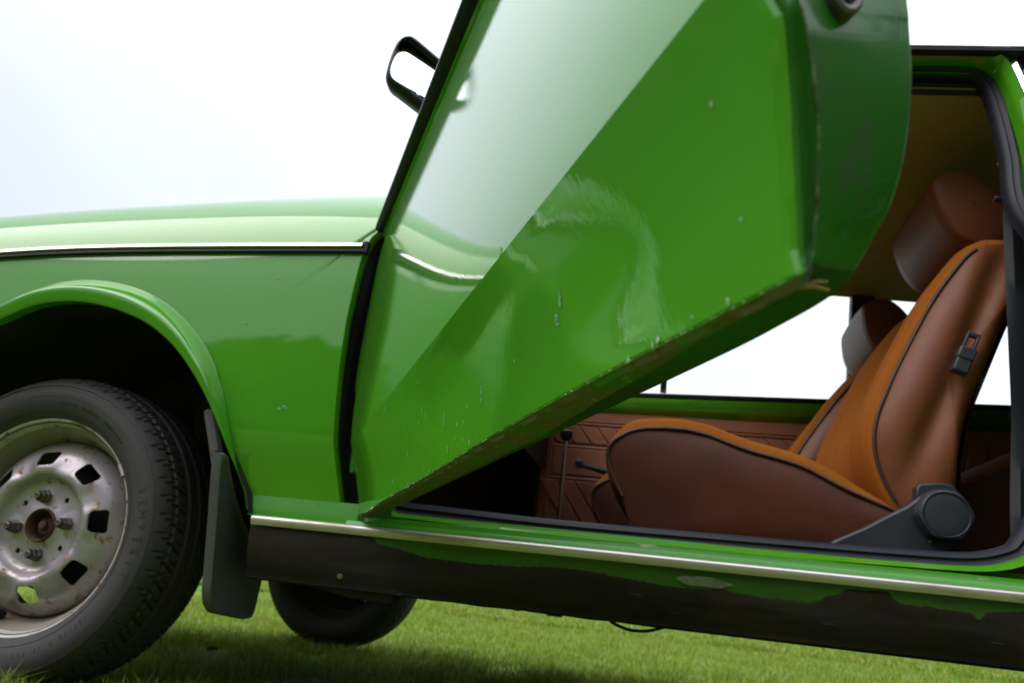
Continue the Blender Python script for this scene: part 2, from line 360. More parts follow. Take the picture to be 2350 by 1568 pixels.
# windscreen, scuttle and roof pillars
for yy, sg in ((.17, 1), (1.41, -1)):
    a = [Vector((.58, yy, .925)), Vector((.75, yy+.03*sg, 1.06)), Vector((1.02, yy+.05*sg, 1.19)), Vector((1.16, yy+.06*sg, 1.235))]
    part(MB().tube(spline(a, 4), .022, 8), 'windscreen_pillar', M_paint)
wsg = MB().grid([[Vector((.50-.03*math.sin(math.pi*v), .19+v*1.2, .94)) for v in np.linspace(0, 1, 12)],
                 [Vector((1.13-.03*math.sin(math.pi*v), .24+v*1.1, 1.245)) for v in np.linspace(0, 1, 12)]])
part(wsg, 'windscreen', M_glass)
part(MB().grid([[Vector((.50, y, .895)), Vector((.56, y, .905)), Vector((.64, y, .89)), Vector((.64, y, .60))] for y in np.linspace(.2, 1.38, 8)]), 'scuttle_and_dashboard', M_black)

# ================================================================== WHEELS
def make_wheel(loc, rotz=0):
    wh = empty('wheel', loc, car); wh.rotation_euler.z = rotz
    wh.matrix_parent_inverse = INV.copy()
    RT = .2563
    # tyre body: sidewall bulge and shoulder; tread is cut in below
    n = 1040
    half = [(.170, .0), (.176, -.006), (.183, -.012), (.196, -.0205), (.210, -.0245), (.222, -.0235), (.2305, -.0195), (.232, -.0200), (.2345, -.0185), (.2385, -.0140), (.2440, -.0070), (.2485, .0030), (.2515, .0120)]
    tread = [(RT-.004+.004*math.sin(math.pi*min(1, max(0, (y-.012)/.116))), y) for y in np.linspace(.014, .126, 36)]
    prof = half+tread+[(r, .14-y) for r, y in half[::-1]]
    rows = []
    for r, y in prof:
        row = []
        for j in range(n):
            a = 2*math.pi*j/n; rr = r
            if .2385 < r and -.012 < y < .152:          # lateral grooves with two blade orders, three ribs round the tyre
                v = y if y < .07 else .14-y
                ph = (a*52/(2*math.pi)+v*16*(1 if y < .07 else -1)+.2*math.sin(y*60)) % 1
                k = 0
                if v < .040:
                    w_ = .16 if v > .004 else .12
                    if ph < w_: k = 1
                    ph2 = (ph+.5+(.07 if v > .02 else 0)) % 1
                    if v > .008 and ph2 < .09: k = max(k, .8)
                for g in (.041, .070, .099):
                    if abs(y-g) < .0034: k = 1
                if .010 < y < .0135: k = max(k, .35)
                rr -= .0058*k*(.55 if v < .004 else 1)
            elif .2305 <= r <= .2325: rr = r
            row.append((rr*math.cos(a), y, rr*math.sin(a)))
        rows.append(row)
    ty = MB().grid(rows, cv=True).build('tyre', M_tyre, wh, sharp=28)
    # raised sidewall mouldings and lettering
    lm = MB()
    def ring_arc(r, a0, a1, wd, h=.0009):
        m_ = 40; rws = []
        for q, e_ in ((r-wd, 0), (r-wd*.6, -h), (r+wd*.6, -h), (r+wd, 0)):
            rws.append([(q*math.cos(a), side_y(q)+e_+.0001, q*math.sin(a)) for a in np.linspace(a0, a1, m_)])
        lm.grid(rws)
    hr = [r for r, _ in half]; hy = [y for _, y in half]
    def side_y(r): return interp(r, hr, hy)
    ring_arc(.1885, 0, 2*math.pi, .0010); ring_arc(.2325, 0, 2*math.pi, .0011, .0013)
    for a0 in (.62, 3.4): ring_arc(.226, a0, a0+1.25, .0009); ring_arc(.213, a0+.05, a0+1.2, .0009)
    lm.build('sidewall_ridge', M_tyre, wh)
    def letters(txt, r, size, a_c, name, step):
        L = MB()
        for i, ch in enumerate(txt):
            if ch == ' ': continue
            cu = bpy.data.curves.new('ch', 'FONT'); cu.body = ch; cu.size = size; cu.extrude = .0004; cu.align_x = 'CENTER'; cu.resolution_u = 3
            ob = bpy.data.objects.new('ch', cu); COL.objects.link(ob); bpy.context.view_layer.update()
            me = ob.to_mesh()
            a = a_c-(i-(len(txt)-1)/2)*step
            V = []
            for v in me.vertices:
                aa = a-v.co.x/r; q = r+v.co.y
                V.append((q*math.cos(aa), side_y(q)-.0004-v.co.z*.7, q*math.sin(aa)))
            L.add(V, [list(f.vertices) for f in me.polygons]); ob.to_mesh_clear(); bpy.data.objects.remove(ob)
        L.build(name, M_tread, wh, smooth=False, recalc=False)
    letters('SEMPERIT', .2085, .019, .02, 'tyre_lettering', .088)
    letters('155/70 R 13 75T', .2005, .0105, -1.0, 'tyre_lettering', .045)
    letters('STEEL RADIAL TUBELESS', .1985, .0075, 1.15, 'tyre_lettering', .036)
    # rim: flange and well
    mb = MB().lathe([(.1700, .0085), (.1770, .0045), (.1795, -.0005), (.1790, -.0045), (.1765, -.0062), (.1735, -.0050), (.1712, -.0005), (.1695, .0070), (.1665, .0130)], 144)
    mb.build('rim', M_flange, wh, sharp=60)
    mb = MB().lathe([(.1665, .0130), (.1610, .0180), (.1560, .0260), (.1530, .0400), (.1470, .0500), (.1440, .0620), (.1440, .110), (.165, .125), (.172, .138)], 144)
    mb.build('rim_well', M_well, wh, sharp=60)
    # pressed disc with eight windows
    dp = [(.1455, .060), (.1448, .046), (.1420, .0395), (.1370, .0350), (.1290, .0255), (.1180, .0165), (.1060, .0095), (.0960, .0050), (.0890, .0040), (.0835, .0065), (.0790, .0130), (.0755, .0190), (.0715, .0225), (.0640, .0235), (.050, .0235), (.0350, .0225), (.0300, .0200), (.0275, .0200), (.0262, .0240)]
    nn = 160; rows = []
    for r, y in dp:
        row = []
        for j in range(nn):
            a = 2*math.pi*j/nn; yy = y
            k = math.exp(-((r-.099)/.011)**2)
            yy += .0072*k*(1-math.exp(-(((a*8/(2*math.pi)-8*R(8)/(2*math.pi)+.5) % 1-.5)/.30)**4))*1.0 - .0030*k   # pads pressed round the windows
            k2 = math.exp(-((r-.053)/.012)**2); yy += -.0030*k2*max(0, math.cos(4*(a-R(8))))
            row.append((r*math.cos(a), yy, r*math.sin(a)))
        rows.append(row)
    back = [[(x, y+.0032, z) for x, y, z in row] for row in rows[::-1]]
    disc = MB().grid(rows+back, cu=True, cv=True).build('wheel_disc', M_wheel, wh, sharp=50)
    cut = MB()
    for k in range(8):
        a = R(8)+k*math.pi/4
        for (hw, hh, cr, rc, off) in ((.0128, .0182, .0064, .1110, 0),):
            poly = []
            for qx, qy, a0 in ((1, 1, 0), (-1, 1, 90), (-1, -1, 180), (1, -1, 270)):
                for t in range(5):
                    b = R(a0+t*22.5); poly.append((qx*(hw-cr)+cr*math.cos(b), qy*(hh-cr)+cr*math.sin(b)))
            poly = [(rc+u, v*(1+.10*u/hw)) for u, v in poly]
            f = lambda yv: (lambda u, v: (u*math.cos(a)-v*math.sin(a), yv, u*math.sin(a)+v*math.cos(a)))
            cut.prism(poly, f(-.02), f(.06))
    for k in range(4):
        a = R(8+45)+k*math.pi/2; c_ = (.0555*math.cos(a), .0555*math.sin(a))
        poly = [(.0046*math.cos(t), .0046*math.sin(t)) for t in np.linspace(0, 2*math.pi, 13)[:-1]]
        cut.prism(poly, lambda u, v: (c_[0]+u, -.01, c_[1]+v), lambda u, v: (c_[0]+u, .05, c_[1]+v))
    co = cut.build('cutter', M_wheel, wh, smooth=False)
    bo = disc.modifiers.new('b', 'BOOLEAN'); bo.object = co; bo.operation = 'DIFFERENCE'; bo.solver = 'EXACT'
    co.hide_render = True
    bpy.context.view_layer.update()
    dg = bpy.context.evaluated_depsgraph_get(); nm = bpy.data.meshes.new_from_object(disc.evaluated_get(dg)); disc.modifiers.clear(); disc.data = nm
    bpy.data.objects.remove(co)
    # rusty hub in the bore
    MB().lathe([(.0285, .024), (.0275, .0165), (.0262, .0145), (.0245, .0165), (.0235, .026), (.0225, .040), (.0, .040)], 48).build('hub_ring', M_hub, wh)
    MB().lathe([(.0150, .040), (.0150, .031), (.0130, .029), (.0075, .029), (.0070, .022), (.0050, .0205), (.0, .0205)], 24).build('hub_nut', M_hub, wh)
    for k in range(4):
        a = R(8)+k*math.pi/2; cx, cz = .0475*math.cos(a), .0475*math.sin(a)
        m_ = MB()
        hexp = lambda r, y: [(cx+r*math.cos(t+.3*k), y, cz+r*math.sin(t+.3*k)) for t in np.linspace(0, 2*math.pi, 7)[:-1]]
        m_.grid([hexp(.0115, .022), hexp(.0115, .016), hexp(.0100, .0145), hexp(.0095, .006), hexp(.0080, .0040)], cv=True)
        m_.lathe([(.0060, .0045), (.0058, .0000), (.0040, -.0012), (.0016, -.0008), (.0014, .002), (0, .002)], 14, (cx, 0, cz))
        m_.build('wheel_nut', M_nut, wh, sharp=25)
    # valve and balance weight
    a = R(-103); v0 = Vector((.150*math.cos(a), .030, .150*math.sin(a))); d_ = Vector((-math.cos(a)*.35, -.9, -math.sin(a)*.35)).normalized()
    MB().tube([v0, v0+d_*.012, v0+d_*.016, v0+d_*.03, v0+d_*.032], [.0075, .0065, .0042, .0042, .0030], 12).build('tyre_valve', M_black, wh)
    wm = MB(); r_ = .1770
    rws = []
    for q, y in ((.1800, -.0040), (.1785, -.0092), (.1745, -.0098), (.1700, -.0050), (.1690, .0030)):
        rws.append([(q*math.cos(t), y, q*math.sin(t)) for t in np.linspace(R(31), R(38), 6)])
    wm.grid(rws); wm.build('balance_weight', M_chrome2, wh)
    # brake drum behind
    MB().lathe([(.0, .055), (.095, .055), (.105, .062), (.105, .11), (.0, .11)], 40).build('brake_drum', M_under, wh)
    return wh
def copy_tree(o, parent):
    c = o.copy(); COL.objects.link(c); c.parent = parent; c.matrix_parent_inverse = o.matrix_parent_inverse.copy()
    for ch in list(o.children): copy_tree(ch, c)
    return c
wheel = make_wheel(HUB)
for loc, rz_ in (((.0, 1.51, HUB.z), math.pi), ((2.42, .05, HUB.z), 0), ((2.42, 1.54, HUB.z), math.pi)):
    c = copy_tree(wheel, car); c.location = loc; c.rotation_euler.z = rz_
    for ch in c.children:
        if ch.name.startswith(('rim', 'wheel_disc')): ch.material_slots[0].link = 'OBJECT'; ch.material_slots[0].material = M_grimy
    MB().lathe([(.0, .095), (.120, .097), (.139, .104), (.139, .112), (.06, .120), (.0, .120)], 40).build('brake_backing_plate', M_under, c)

# wheel housing, inner structure and suspension hints
rows = []
for yy in (.0, .03, .12, .25, .40, .46):
    row = []
    for i in range(41):
        th = TH0-.02+(math.pi-.1-TH0)*i/40; r = smooth_interp(th, ith, irr)+(.004 if yy < .02 else .012 if yy < .05 else .03)
        row.append(Vector((r*math.cos(th), yy-.006, HUB.z+r*math.sin(th))))
    rows.append(row)
cen = [Vector((p.x*.0, .46, .40)) for p in rows[-1]]
part(MB().grid(rows+[[Vector((p.x*.5, .46, .25+(p.z-.25)*.5)) for p in rows[-1]]]+[[Vector((p.x*.05, .46, .30)) for p in rows[-1]]]), 'wheel_housing', M_under)
mb = MB()
mb.tube([(.05, .44, .34), (.10, .34, .33), (.16, .22, .31)], .022, 8); mb.tube([(.30, .40, .42), (.12, .30, .34)], .020, 8)
mb.lathe([(0, 0), (.05, 0), (.062, .01), (.05, .03), (.062, .045), (.05, .06), (0, .06)], 20, (.13, .30, .50))
mb.tube([(.02, .20, .25), (.02, 1.36, .25)], .018, 10)
mb.tube([(.0, .24, .20), (.25, .55, .22)], .016, 8)
M_susp = material('rusty_suspension', (.10, .065, .05), .8, bump=(90, .5), var=((.05, .04, .035), 20, .8))
part(mb, 'front_suspension', M_susp)
mb = MB().box(-.70, .45, .47, 1.10, .26, .80); mb.box(.38, .44, .17, 1.4, .22, .90)
part(mb, 'engine_bay_wall', M_dark)

# mud flap
fo = [(503, 1040), (497, 1090), (492, 1170), (485, 1260), (480, 1320), (476, 1360), (479, 1390), (491, 1408), (525, 1415), (560, 1422), (573, 1419), (580, 1405), (587, 1374), (595, 1340), (600, 1315), (590, 1285), (580, 1254), (566, 1220), (553, 1186), (540, 1150), (532, 1118), (522, 1070), (518, 1040)]
xp = .362
fp = [on_plane(x, y, (1, -.05, 0), xp) for x, y in fo]
ring0 = resample(fp, 64, True); cxy = ring0.mean(0)
rows = []
for k, dx in ((1, -.010), (1, .0), (.985, .004), (.95, .0045), (.90, .0015), (.80, .0), (.55, .0), (.25, .0), (.02, .0)):
    rows.append([Vector(tuple(cxy+(q-cxy)*k))+Vector((dx, 0, 0)) for q in ring0])
flap = part(MB().grid([[v+Vector((-.010, 0, 0)) for v in rows[-1]]]+[[v+Vector((-.010, 0, 0)) for v in rows[4]]]+rows, cv=True), 'mud_flap', M_flap, sharp=50)
# curved upper arm of the flap hugging the arch
pts = [at(503, 1075, .0), at(498, 1045, .0), at(492, 1000, .0), at(486, 965, .0), at(483, 940, .0)]
m2 = MB().tube(spline([p+Vector((-.006, 0.012, 0)) for p in pts], 4), .011, 10, flat=1.0); m2.build('flap_mount', M_flap, flap)
b = at(495, 1042, -.012); MB().tube([b, b+Vector((0, -.008, 0))], [.006, .005], 6).build('mount_bolt', M_hub, flap)

# ================================================================== SILL, FLOOR, UNDERSIDE
XS = np.r_[np.linspace(.40, .62, 12), np.linspace(.64, 2.10, 60)]
def run(prof, xs, name, mat, parent=car, wav=0, **k):
    rws = []
    for (y, z) in prof:
        rws.append([Vector((x, y+wav*noise.noise(Vector((x*9, z*30, 3))), z+wav*noise.noise(Vector((x*7, y*30, 8))))) for x in xs])
    return part(MB().grid(rws), name, mat, parent, **k)
run([(.0, .2985), (.002, .3035), (.004, .3055), (.010, .3040), (.016, .3035), (.0185, .3075), (.020, .3135), (.024, .3150), (.040, .3155), (.0425, .3185), (.044, .3230), (.050, .3245), (.085, .3250), (.09, .30)],
    XS[XS > .555], 'sill_step', M_step, wav=.0006, sharp=30)
# short painted closing strip below the fender, ahead of the door
run([(.008, .330), (.0045, .312), (.0035, .300), (.0, .2985)], np.linspace(.40, .575, 12), 'fender_lower_flange', M_step)
# chrome strip with its bent cross section
run([(.004, .2985), (-.0035, .2985), (-.0065, .2972), (-.0080, .2945), (-.0072, .2900), (-.0050, .2850), (-.002, .2845)], np.linspace(.412, 2.10, 60), 'sill_trim_strip', M_chrome2, sharp=40)
# green rocker with the black underseal sprayed up to a ragged line
rag = [at(x, y, 0) for x, y in ((560, 1186), (700, 1206), (850, 1228), (865, 1248), (920, 1262), (982, 1281), (1092, 1292), (1202, 1298), (1312, 1305), (1422, 1323), (1532, 1342), (1640, 1350), (1752, 1369), (1860, 1383), (1885, 1376), (1896, 1368), (1925, 1364), (1945, 1352), (2040, 1358), (2052, 1376), (2066, 1384), (2150, 1396), (2230, 1406), (2250, 1424), (2266, 1404), (2350, 1400))]
RX, RZ = [p.x for p in rag]+[2.2], [min(p.z, .287) for p in rag]+[.27]
def ragged(x):
    return interp(x, RX, RZ)+.0016*noise.noise(Vector((x*55, 1, 1)))+.0016*noise.noise(Vector((x*170, 4, 1)))+.002*noise.noise(Vector((x*14, 5, 1)))
xs = np.linspace(.41, 2.10, 700)
rocker_prof = [(.0010, .2866), (.0015, .275), (.003, .26), (.005, .245), (.009, .230), (.013, .2195), (.0165, .2125), (.0170, .2085), (.026, .2070), (.10, .2070)]
pz = [z for _, z in rocker_prof[:8]]; pyv = [y for y, _ in rocker_prof[:8]]
def rock_y(z): return interp(-z, [-v for v in pz], pyv)
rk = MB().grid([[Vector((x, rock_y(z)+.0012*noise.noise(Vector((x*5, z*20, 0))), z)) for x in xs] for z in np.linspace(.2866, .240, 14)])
M_rocker = material('shaded_grimy_rocker_paint', (.036, .150, .006), .55, spec=.2, coat=.25, coat_rough=.2, bump=(90, .1), var=((.030, .075, .010), 13, .8, (.3, 1, 1)), layers=[((.05, .04, .02), .8, 30, .58, .68, (.3, 1, 1))])  # body green darkened for the shade on the rocker, brown dirt layered over
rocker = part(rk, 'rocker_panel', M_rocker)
rws = []
for t in np.linspace(0, 1, 16):
    row = []
    for x in xs:
        z = ragged(x)*(1-t)+.2085*t
        row.append(Vector((x, rock_y(z)-.0012*min(1, t*20)+.0010*noise.noise(Vector((x*6, z*25, 0)))+.0003*noise.noise(Vector((x*60, z*120, 0))), z)))
    rws.append(row)
rws.append([Vector((x, .028, .2060+.0015*noise.noise(Vector((x*20, 0, 0))))) for x in xs]); rws.append([Vector((x, .12, .207)) for x in xs])
MB().grid(rws).build('rocker_underseal', M_sill, rocker)
# bare primer blot and rust round the jacking point
def blot(cx, cz, rx_, rz_, mat, name, seed, off=.0028, holes=0):
    V = []; n = 36
    for k in (0, .5, 1):
        for j in range(n):
            a = 2*math.pi*j/n; q = 1+.35*noise.noise(Vector((math.cos(a)*1.7, math.sin(a)*1.7, seed)))+.12*noise.noise(Vector((math.cos(a)*7, math.sin(a)*7, seed)))
            x = cx+rx_*k*q*math.cos(a); z = cz+rz_*k*q*math.sin(a); V.append(Vector((x, rock_y(z)-off+.0012*noise.noise(Vector((x*6, z*25, 0))), z)))
    m_ = MB().grid([V[0:n], V[n:2*n], V[2*n:3*n]], cv=True); return m_.build(name, mat, rocker)
M_primer = material('bare_primer', (.20, .21, .13), .8, bump=(200, .2), var=((.07, .10, .04), 60, .8), layers=[((.17, .10, .05), .8, 120, .60, .66, (1, 1, 1))])
p = at(1610, 1335, 0); blot(p.x, p.z, .034, .0070, M_primer, 'primer_patch', 4)
p = at(1213, 1322, 0); 
pj = at(775, 1322, 0); MB().lathe([(0, -.0022), (.0035, -.002), (.0052, 0), (.0052, .006)], 14, (pj.x, rock_y(pj.z)-.001, pj.z)).build('drain_plug', M_hem, rocker)
# lower front flange of the rocker curling behind the mud flap
a = [at(x, y, .02) for x, y in ((600, 1310), (640, 1306), (690, 1316), (740, 1334), (800, 1352), (900, 1365))]
m_ = MB().grid([[q for q in a], [q+Vector((0, .004, -.012)) for q in a], [q+Vector((0, .03, -.014)) for q in a]]); m_.build('rocker_flange', M_sill, rocker)
# underbody: floor pan, ribs, exhaust bracket, cable loop
mb = MB().box(.46, 2.3, .10, 1.44, .206, .245)
mb.tube([(.66, .24, .218), (.80, .24, .212), (1.0, .24, .208), (2.2, .24, .206)], .009, 8); mb.box(1.05, 2.2, .30, .42, .203, .22); mb.box(.80, 2.2, 1.25, 1.36, .203, .22)
part(mb, 'floor_pan', M_under, bevel=.006)
def under_bit(name, px, Y, f):
    c_ = at(px[0], px[1], Y); o = f(c_)
    return part(o, name, M_under)
under_bit('exhaust_hanger', (1188, 1396), .24, lambda c_: MB().lathe([(0, -.02), (.012, -.02), (.013, 0), (.012, .02), (0, .02)], 16, tuple(c_+Vector((0, 0, .008)))))
under_bit('pipe_clip', (1224, 1400), .24, lambda c_: MB().box(c_.x-.006, c_.x+.006, c_.y-.01, c_.y+.01, c_.z-.004, c_.z+.02))
under_bit('pipe_clip', (1275, 1411), .24, lambda c_: MB().box(c_.x-.013, c_.x+.010, c_.y-.01, c_.y+.01, c_.z-.003, c_.z+.02))
lp = [at(x, y, .20) for x, y in ((1400, 1426), (1420, 1437), (1445, 1446), (1475, 1449), (1500, 1446), (1530, 1438))]
part(MB().tube(spline(lp, 4), .0028, 6), 'brake_cable_loop', M_under)

# ================================================================== BODY SIDE: aperture, pillar, roof
def ap_y(z): return .075 if z < .74 else .075+(z-.74)*.268
def apv(px, py):                                   # on the tumblehome surface
    y = .08
    for _ in range(12):
        p = at(px, py, y); y = ap_y(p.z)
    return at(px, py, y)
A = [Vector((.64, ap_y(.33), .345)), Vector((.95, ap_y(.33), .3305))]
A = [apv(x, y) for x, y in ((915, 1168), (1000, 1180), (1200, 1204), (1400, 1224), (1700, 1250), (2000, 1275), (2180, 1288), (2255, 1287), (2305, 1276), (2340, 1257))]
A += [Vector((1.535, ap_y(.42), .43)), Vector((1.575, ap_y(.52), .53)), Vector((1.588, .075, .65)), Vector((1.585, ap_y(.78), .78))]
A += [apv(x, y) for x, y in ((2338, 480), (2318, 360), (2292, 255), (2268, 198), (2235, 173), (2170, 168), (2100, 168))]
top0 = A[-1]
A += [Vector((1.25, ap_y(1.205), top0.z-.0)), Vector((1.10, ap_y(1.18), top0.z-.035)), Vector((.92, ap_y(1.08), 1.09)), Vector((.72, ap_y(.97), .975)), Vector((.60, ap_y(.88), .885)), Vector((.585, .09, .80)), Vector((.575, .08, .55)), Vector((.58, .078, .40)), Vector((.60, .076, .352))]
AP = spline(A, 8, True)
APr = [Vector(tuple(p)) for p in resample(AP, 300, True)]
def sweep(path, prof, closed=True):
    """cross section (out, inward-y) swept along the aperture; 'out' points away from the opening"""
    k = len(path); rws = []
    for i in range(k):
        t = path[(i+1) % k]-path[i-1]; t.normalize(); nrm = Vector((0, 1, 0)).cross(t); nrm.y = 0; nrm.normalize()
        rws.append([path[i]+nrm*u+Vector((0, v, 0)) for u, v in prof])
    return MB().grid(rws, cu=closed, cv=False)
part(sweep(APr, [(-.0125, .016), (-.0130, .003), (-.0100, -.006), (-.004, -.0100), (-.001, -.0070), (.001, -.0075), (.0060, -.0120), (.0110, -.0085), (.0125, .0), (.0125, .016)]), 'door_opening_seal', M_seal, sharp=50)
# painted frame round the opening (A, B pillars, roof rail): steps out to the body surface
top_z = at(2200, 106, .2).z
k = len(APr); rws = []
for i, p in enumerate(APr):
    t = APr[(i+1) % k]-APr[i-1]; t.normalize(); nrm = Vector((0, 1, 0)).cross(t); nrm.y = 0; nrm.normalize()
    wdt = interp(p.z, [.35, .52, .9, 1.1], [.15, .5, .6, .20])
    sec = [(.008, .012), (.012, .004), (.022, .000), (.034, -.003), (.040, -.012), (.046, -.030), (.054, -.036), (.075, -.042), (.10, -.050)]
    rws.append([Vector((p.x+nrm.x*u*wdt, p.y+v, p.z+nrm.z*u*wdt)) for u, v in sec])
part(MB().grid(rws, cu=True), 'door_frame', M_paint, sharp=50)
# drip rail along the roof
xs_ = np.linspace(1.0, 2.3, 30)
def rail_z(x): 
    a = at(2100, 104, .14); b = at(2345, 107, .14); return a.z+(b.z-a.z)*(x-a.x)/(b.x-a.x)
rws = [[Vector((x, .145+dy, rail_z(x)+dz-.004)) for x in xs_] for dy, dz in ((.08, .012), (.04, .010), (.0, .006), (-.006, .002), (-.006, -.005), (.002, -.007), (.010, -.006))]
part(MB().grid(rws), 'drip_rail', M_black)
rws = [[Vector((x, .145+dy, rail_z(x)+dz-.004)) for x in xs_] for dy, dz in ((-.0055, .0030), (.0, .0075), (.02, .0115), (.02, .0125), (-.001, .0085), (-.0068, .0035))]
rws2 = []
for y in np.linspace(0, 1, 20):
    rws2.append([Vector((x, .19+y*1.20, rail_z(min(x, 1.9))-.018+.072*y+.012*math.sin(math.pi*y)*min(1, (x-.95)/.3+.2))) for x in np.linspace(1.1, 2.35, 20)])
roof = part(MB().grid(rws2), 'roof', M_paint)
MB().grid(rws).build('rail_paint_edge', M_paint, roof)
hl = []
for y in np.linspace(0, 1, 16):
    hl.append([Vector((x, .205+y*1.17, rail_z(min(x, 1.9))-.040+.058*y+.004*math.sin(math.pi*y)-(0 if x < 2.0 else (x-2.0)*.5))) for x in np.linspace(1.05, 2.35, 16)])
part(MB().grid(hl), 'headliner', M_head)
# fascia between headliner and frame
part(MB().grid([[Vector((x, .207, rail_z(min(x, 1.9))-.029)) for x in np.linspace(1.05, 1.62, 8)], [Vector((x, .214, rail_z(x)-.050)) for x in np.linspace(1.05, 1.62, 8)]]), 'roof_edge_lining', M_carpet)
# rear quarter: pillar skin and side window with bright surround
def qy(z): return .0 if z < .72 else (z-.72)*.33
Qx = []
rws = []
bx = lambda z: interp(z, [.30, .5, .8, .95, 1.05, 1.15, 1.21, 1.27], [1.592, 1.592, 1.600, 1.612, 1.617, 1.60, 1.585, 1.57])
for z in np.r_[np.linspace(.30, .90, 16)]:
    rws.append([Vector((bx(z)+(2.6-bx(z))*u, qy(z)-.012*math.sin(math.pi*min(1, max(0, (z-.3)/.45))), z)) for u in np.r_[0, .01, np.linspace(.05, 1, 16)]])
# cut the rear wheel arch by stopping the panel above it
rws_ = []
for r_ in rws:
    rws_.append([Vector((p.x, p.y, max(p.z, .2513+math.sqrt(max(0, .31**2-(p.x-2.42)**2))) if abs(p.x-2.42) < .31 else p.z)) for p in r_])
quarter = part(MB().grid(rws_), 'rear_quarter_panel', M_paint)
pl = [[Vector((bx(z)+u, qy(z), z)) for u in (0, .004, .03, .055, .06)] for z in np.linspace(.90, 1.245, 24)]
part(MB().grid(pl), 'rear_door_pillar', M_paint)
c0 = at(2318, 131, .155); 
qa, qb = at(2320, 133, .162), at(2352, 212, .145)
def frame_tri(off):
    return [Vector((qa.x+(qb.x-qa.x)*(qa.z-z)/(qa.z-qb.z)*.55, qy(z)-.003, z)) for z in np.linspace(.93, qa.z, 12)]
a = frame_tri(0); top = a[-1]
path = a+[top+Vector((.01, .002, .006)), top+Vector((.3, .004, .003)), Vector((2.1, qy(1.19), 1.19)), Vector((2.25, qy(1.0), 1.0)), Vector((2.22, qy(.94), .935)), Vector((1.8, qy(.92), .925))]
part(MB().tube(path, .0075, 6, closed=True), 'quarter_window_surround', M_chrome)
part(MB().add(path, [list(range(len(path)))]), 'quarter_window_glass', M_ctext, smooth=False)

# ================================================================== FAR SIDE OF THE CABIN
YF = 1.42
fz = lambda px, py, Y=YF: at(px, py, Y)
zb = fz(1890, 930).z
def tilt(o):                                   # the far waist line climbs slightly to the rear
    for v in o.data.vertices:
        if v.co.z > .77: v.co.z += (v.co.x-1.4)*.028
    return o
far = part(MB().grid([[Vector((x, YF-.005, .800)) for x in (.60, 2.3)], [Vector((x, YF-.03, .832)) for x in (.60, 2.3)], [Vector((x, YF-.038, .850)) for x in (.60, 2.3)], [Vector((x, YF-.034, zb-.012)) for x in (.60, 2.3)], [Vector((x, YF-.022, zb-.002)) for x in (.60, 2.3)], [Vector((x, YF+.06, zb)) for x in (.60, 2.3)], [Vector((x, YF+.14, zb-.1)) for x in (.60, 2.3)], [Vector((x, YF+.15, .3)) for x in (.60, 2.3)]]), 'far_side_body', M_paint)
part(MB().box(.588, .604, YF-.04, YF+.02, .30, .93), 'far_door_edge', M_paint)
mb = MB()
mb.box(.60, 2.3, YF-.030, YF-.012, zb-.003, zb+.010)
tilt(part(mb, 'far_window_seal', M_black))
# window pillars and headers of the far side
mb = MB()
pA = fz(1948, 790); pB = fz(2003, 800)
def post(x0, x1, z0, z1, name, mat=M_black, lean=.0, yo=0):
    m_ = MB().prism([(x0, z0), (x1, z0), (x1+lean, z1), (x0+lean, z1)], lambda x, z: (x, YF-.03+yo-(z-.9)*.12, z), lambda x, z: (x, YF+.01+yo-(z-.9)*.12, z))
    return part(m_, name, mat)
a0, a1 = fz(1944, 870, YF-.03), fz(1957, 662, YF-.07); b0, b1 = fz(1998, 870, YF-.03), fz(2008, 672, YF-.07)
post(a0.x, b0.x, .90, 1.33, 'far_centre_pillar', lean=(a1.x-a0.x)*1.1)
d0 = fz(1519, 880); post(d0.x-.004, d0.x+.016, .90, 1.30, 'far_vent_window_bar')
# header with rounded corner
h0 = at(1930, 655, YF-.075); h1 = at(2120, 674, YF-.075)
mb = MB().grid([[Vector((.9, YF-.075, h0.z)), Vector((a1.x-.04, YF-.075, h0.z)), Vector((a1.x, YF-.075, h0.z-.005)), Vector((b1.x, YF-.075, h1.z)), Vector((2.3, YF-.075, h1.z-.01))],
                [Vector((.9, YF-.078, 1.32)), Vector((a1.x-.04, YF-.078, 1.32)), Vector((a1.x, YF-.078, 1.32)), Vector((b1.x, YF-.078, 1.32)), Vector((2.3, YF-.078, 1.32))]])
mb.add([Vector((a1.x-.03, YF-.076, h0.z+.002)), Vector((a1.x-.012, YF-.076, h0.z-.006)), Vector((a1.x-.002, YF-.076, h0.z-.022)), Vector((a1.x+.01, YF-.076, h0.z-.04)), Vector((a1.x+.01, YF-.076, h0.z+.01))], [[0, 1, 2, 3, 4]])
part(mb, 'far_window_header', M_black)
hk = at(2001, 668, YF-.10)
part(MB().box(hk.x-.012, hk.x+.008, hk.y-.01, hk.y+.005, hk.z-.005, hk.z+.02), 'coat_hook', M_head, bevel=.003)
part(MB().grid([[Vector((x, YF-.008, .925)), Vector((x, YF-.06, 1.30))] for x in (.62, 2.28)]), 'far_window_glass', M_glass)
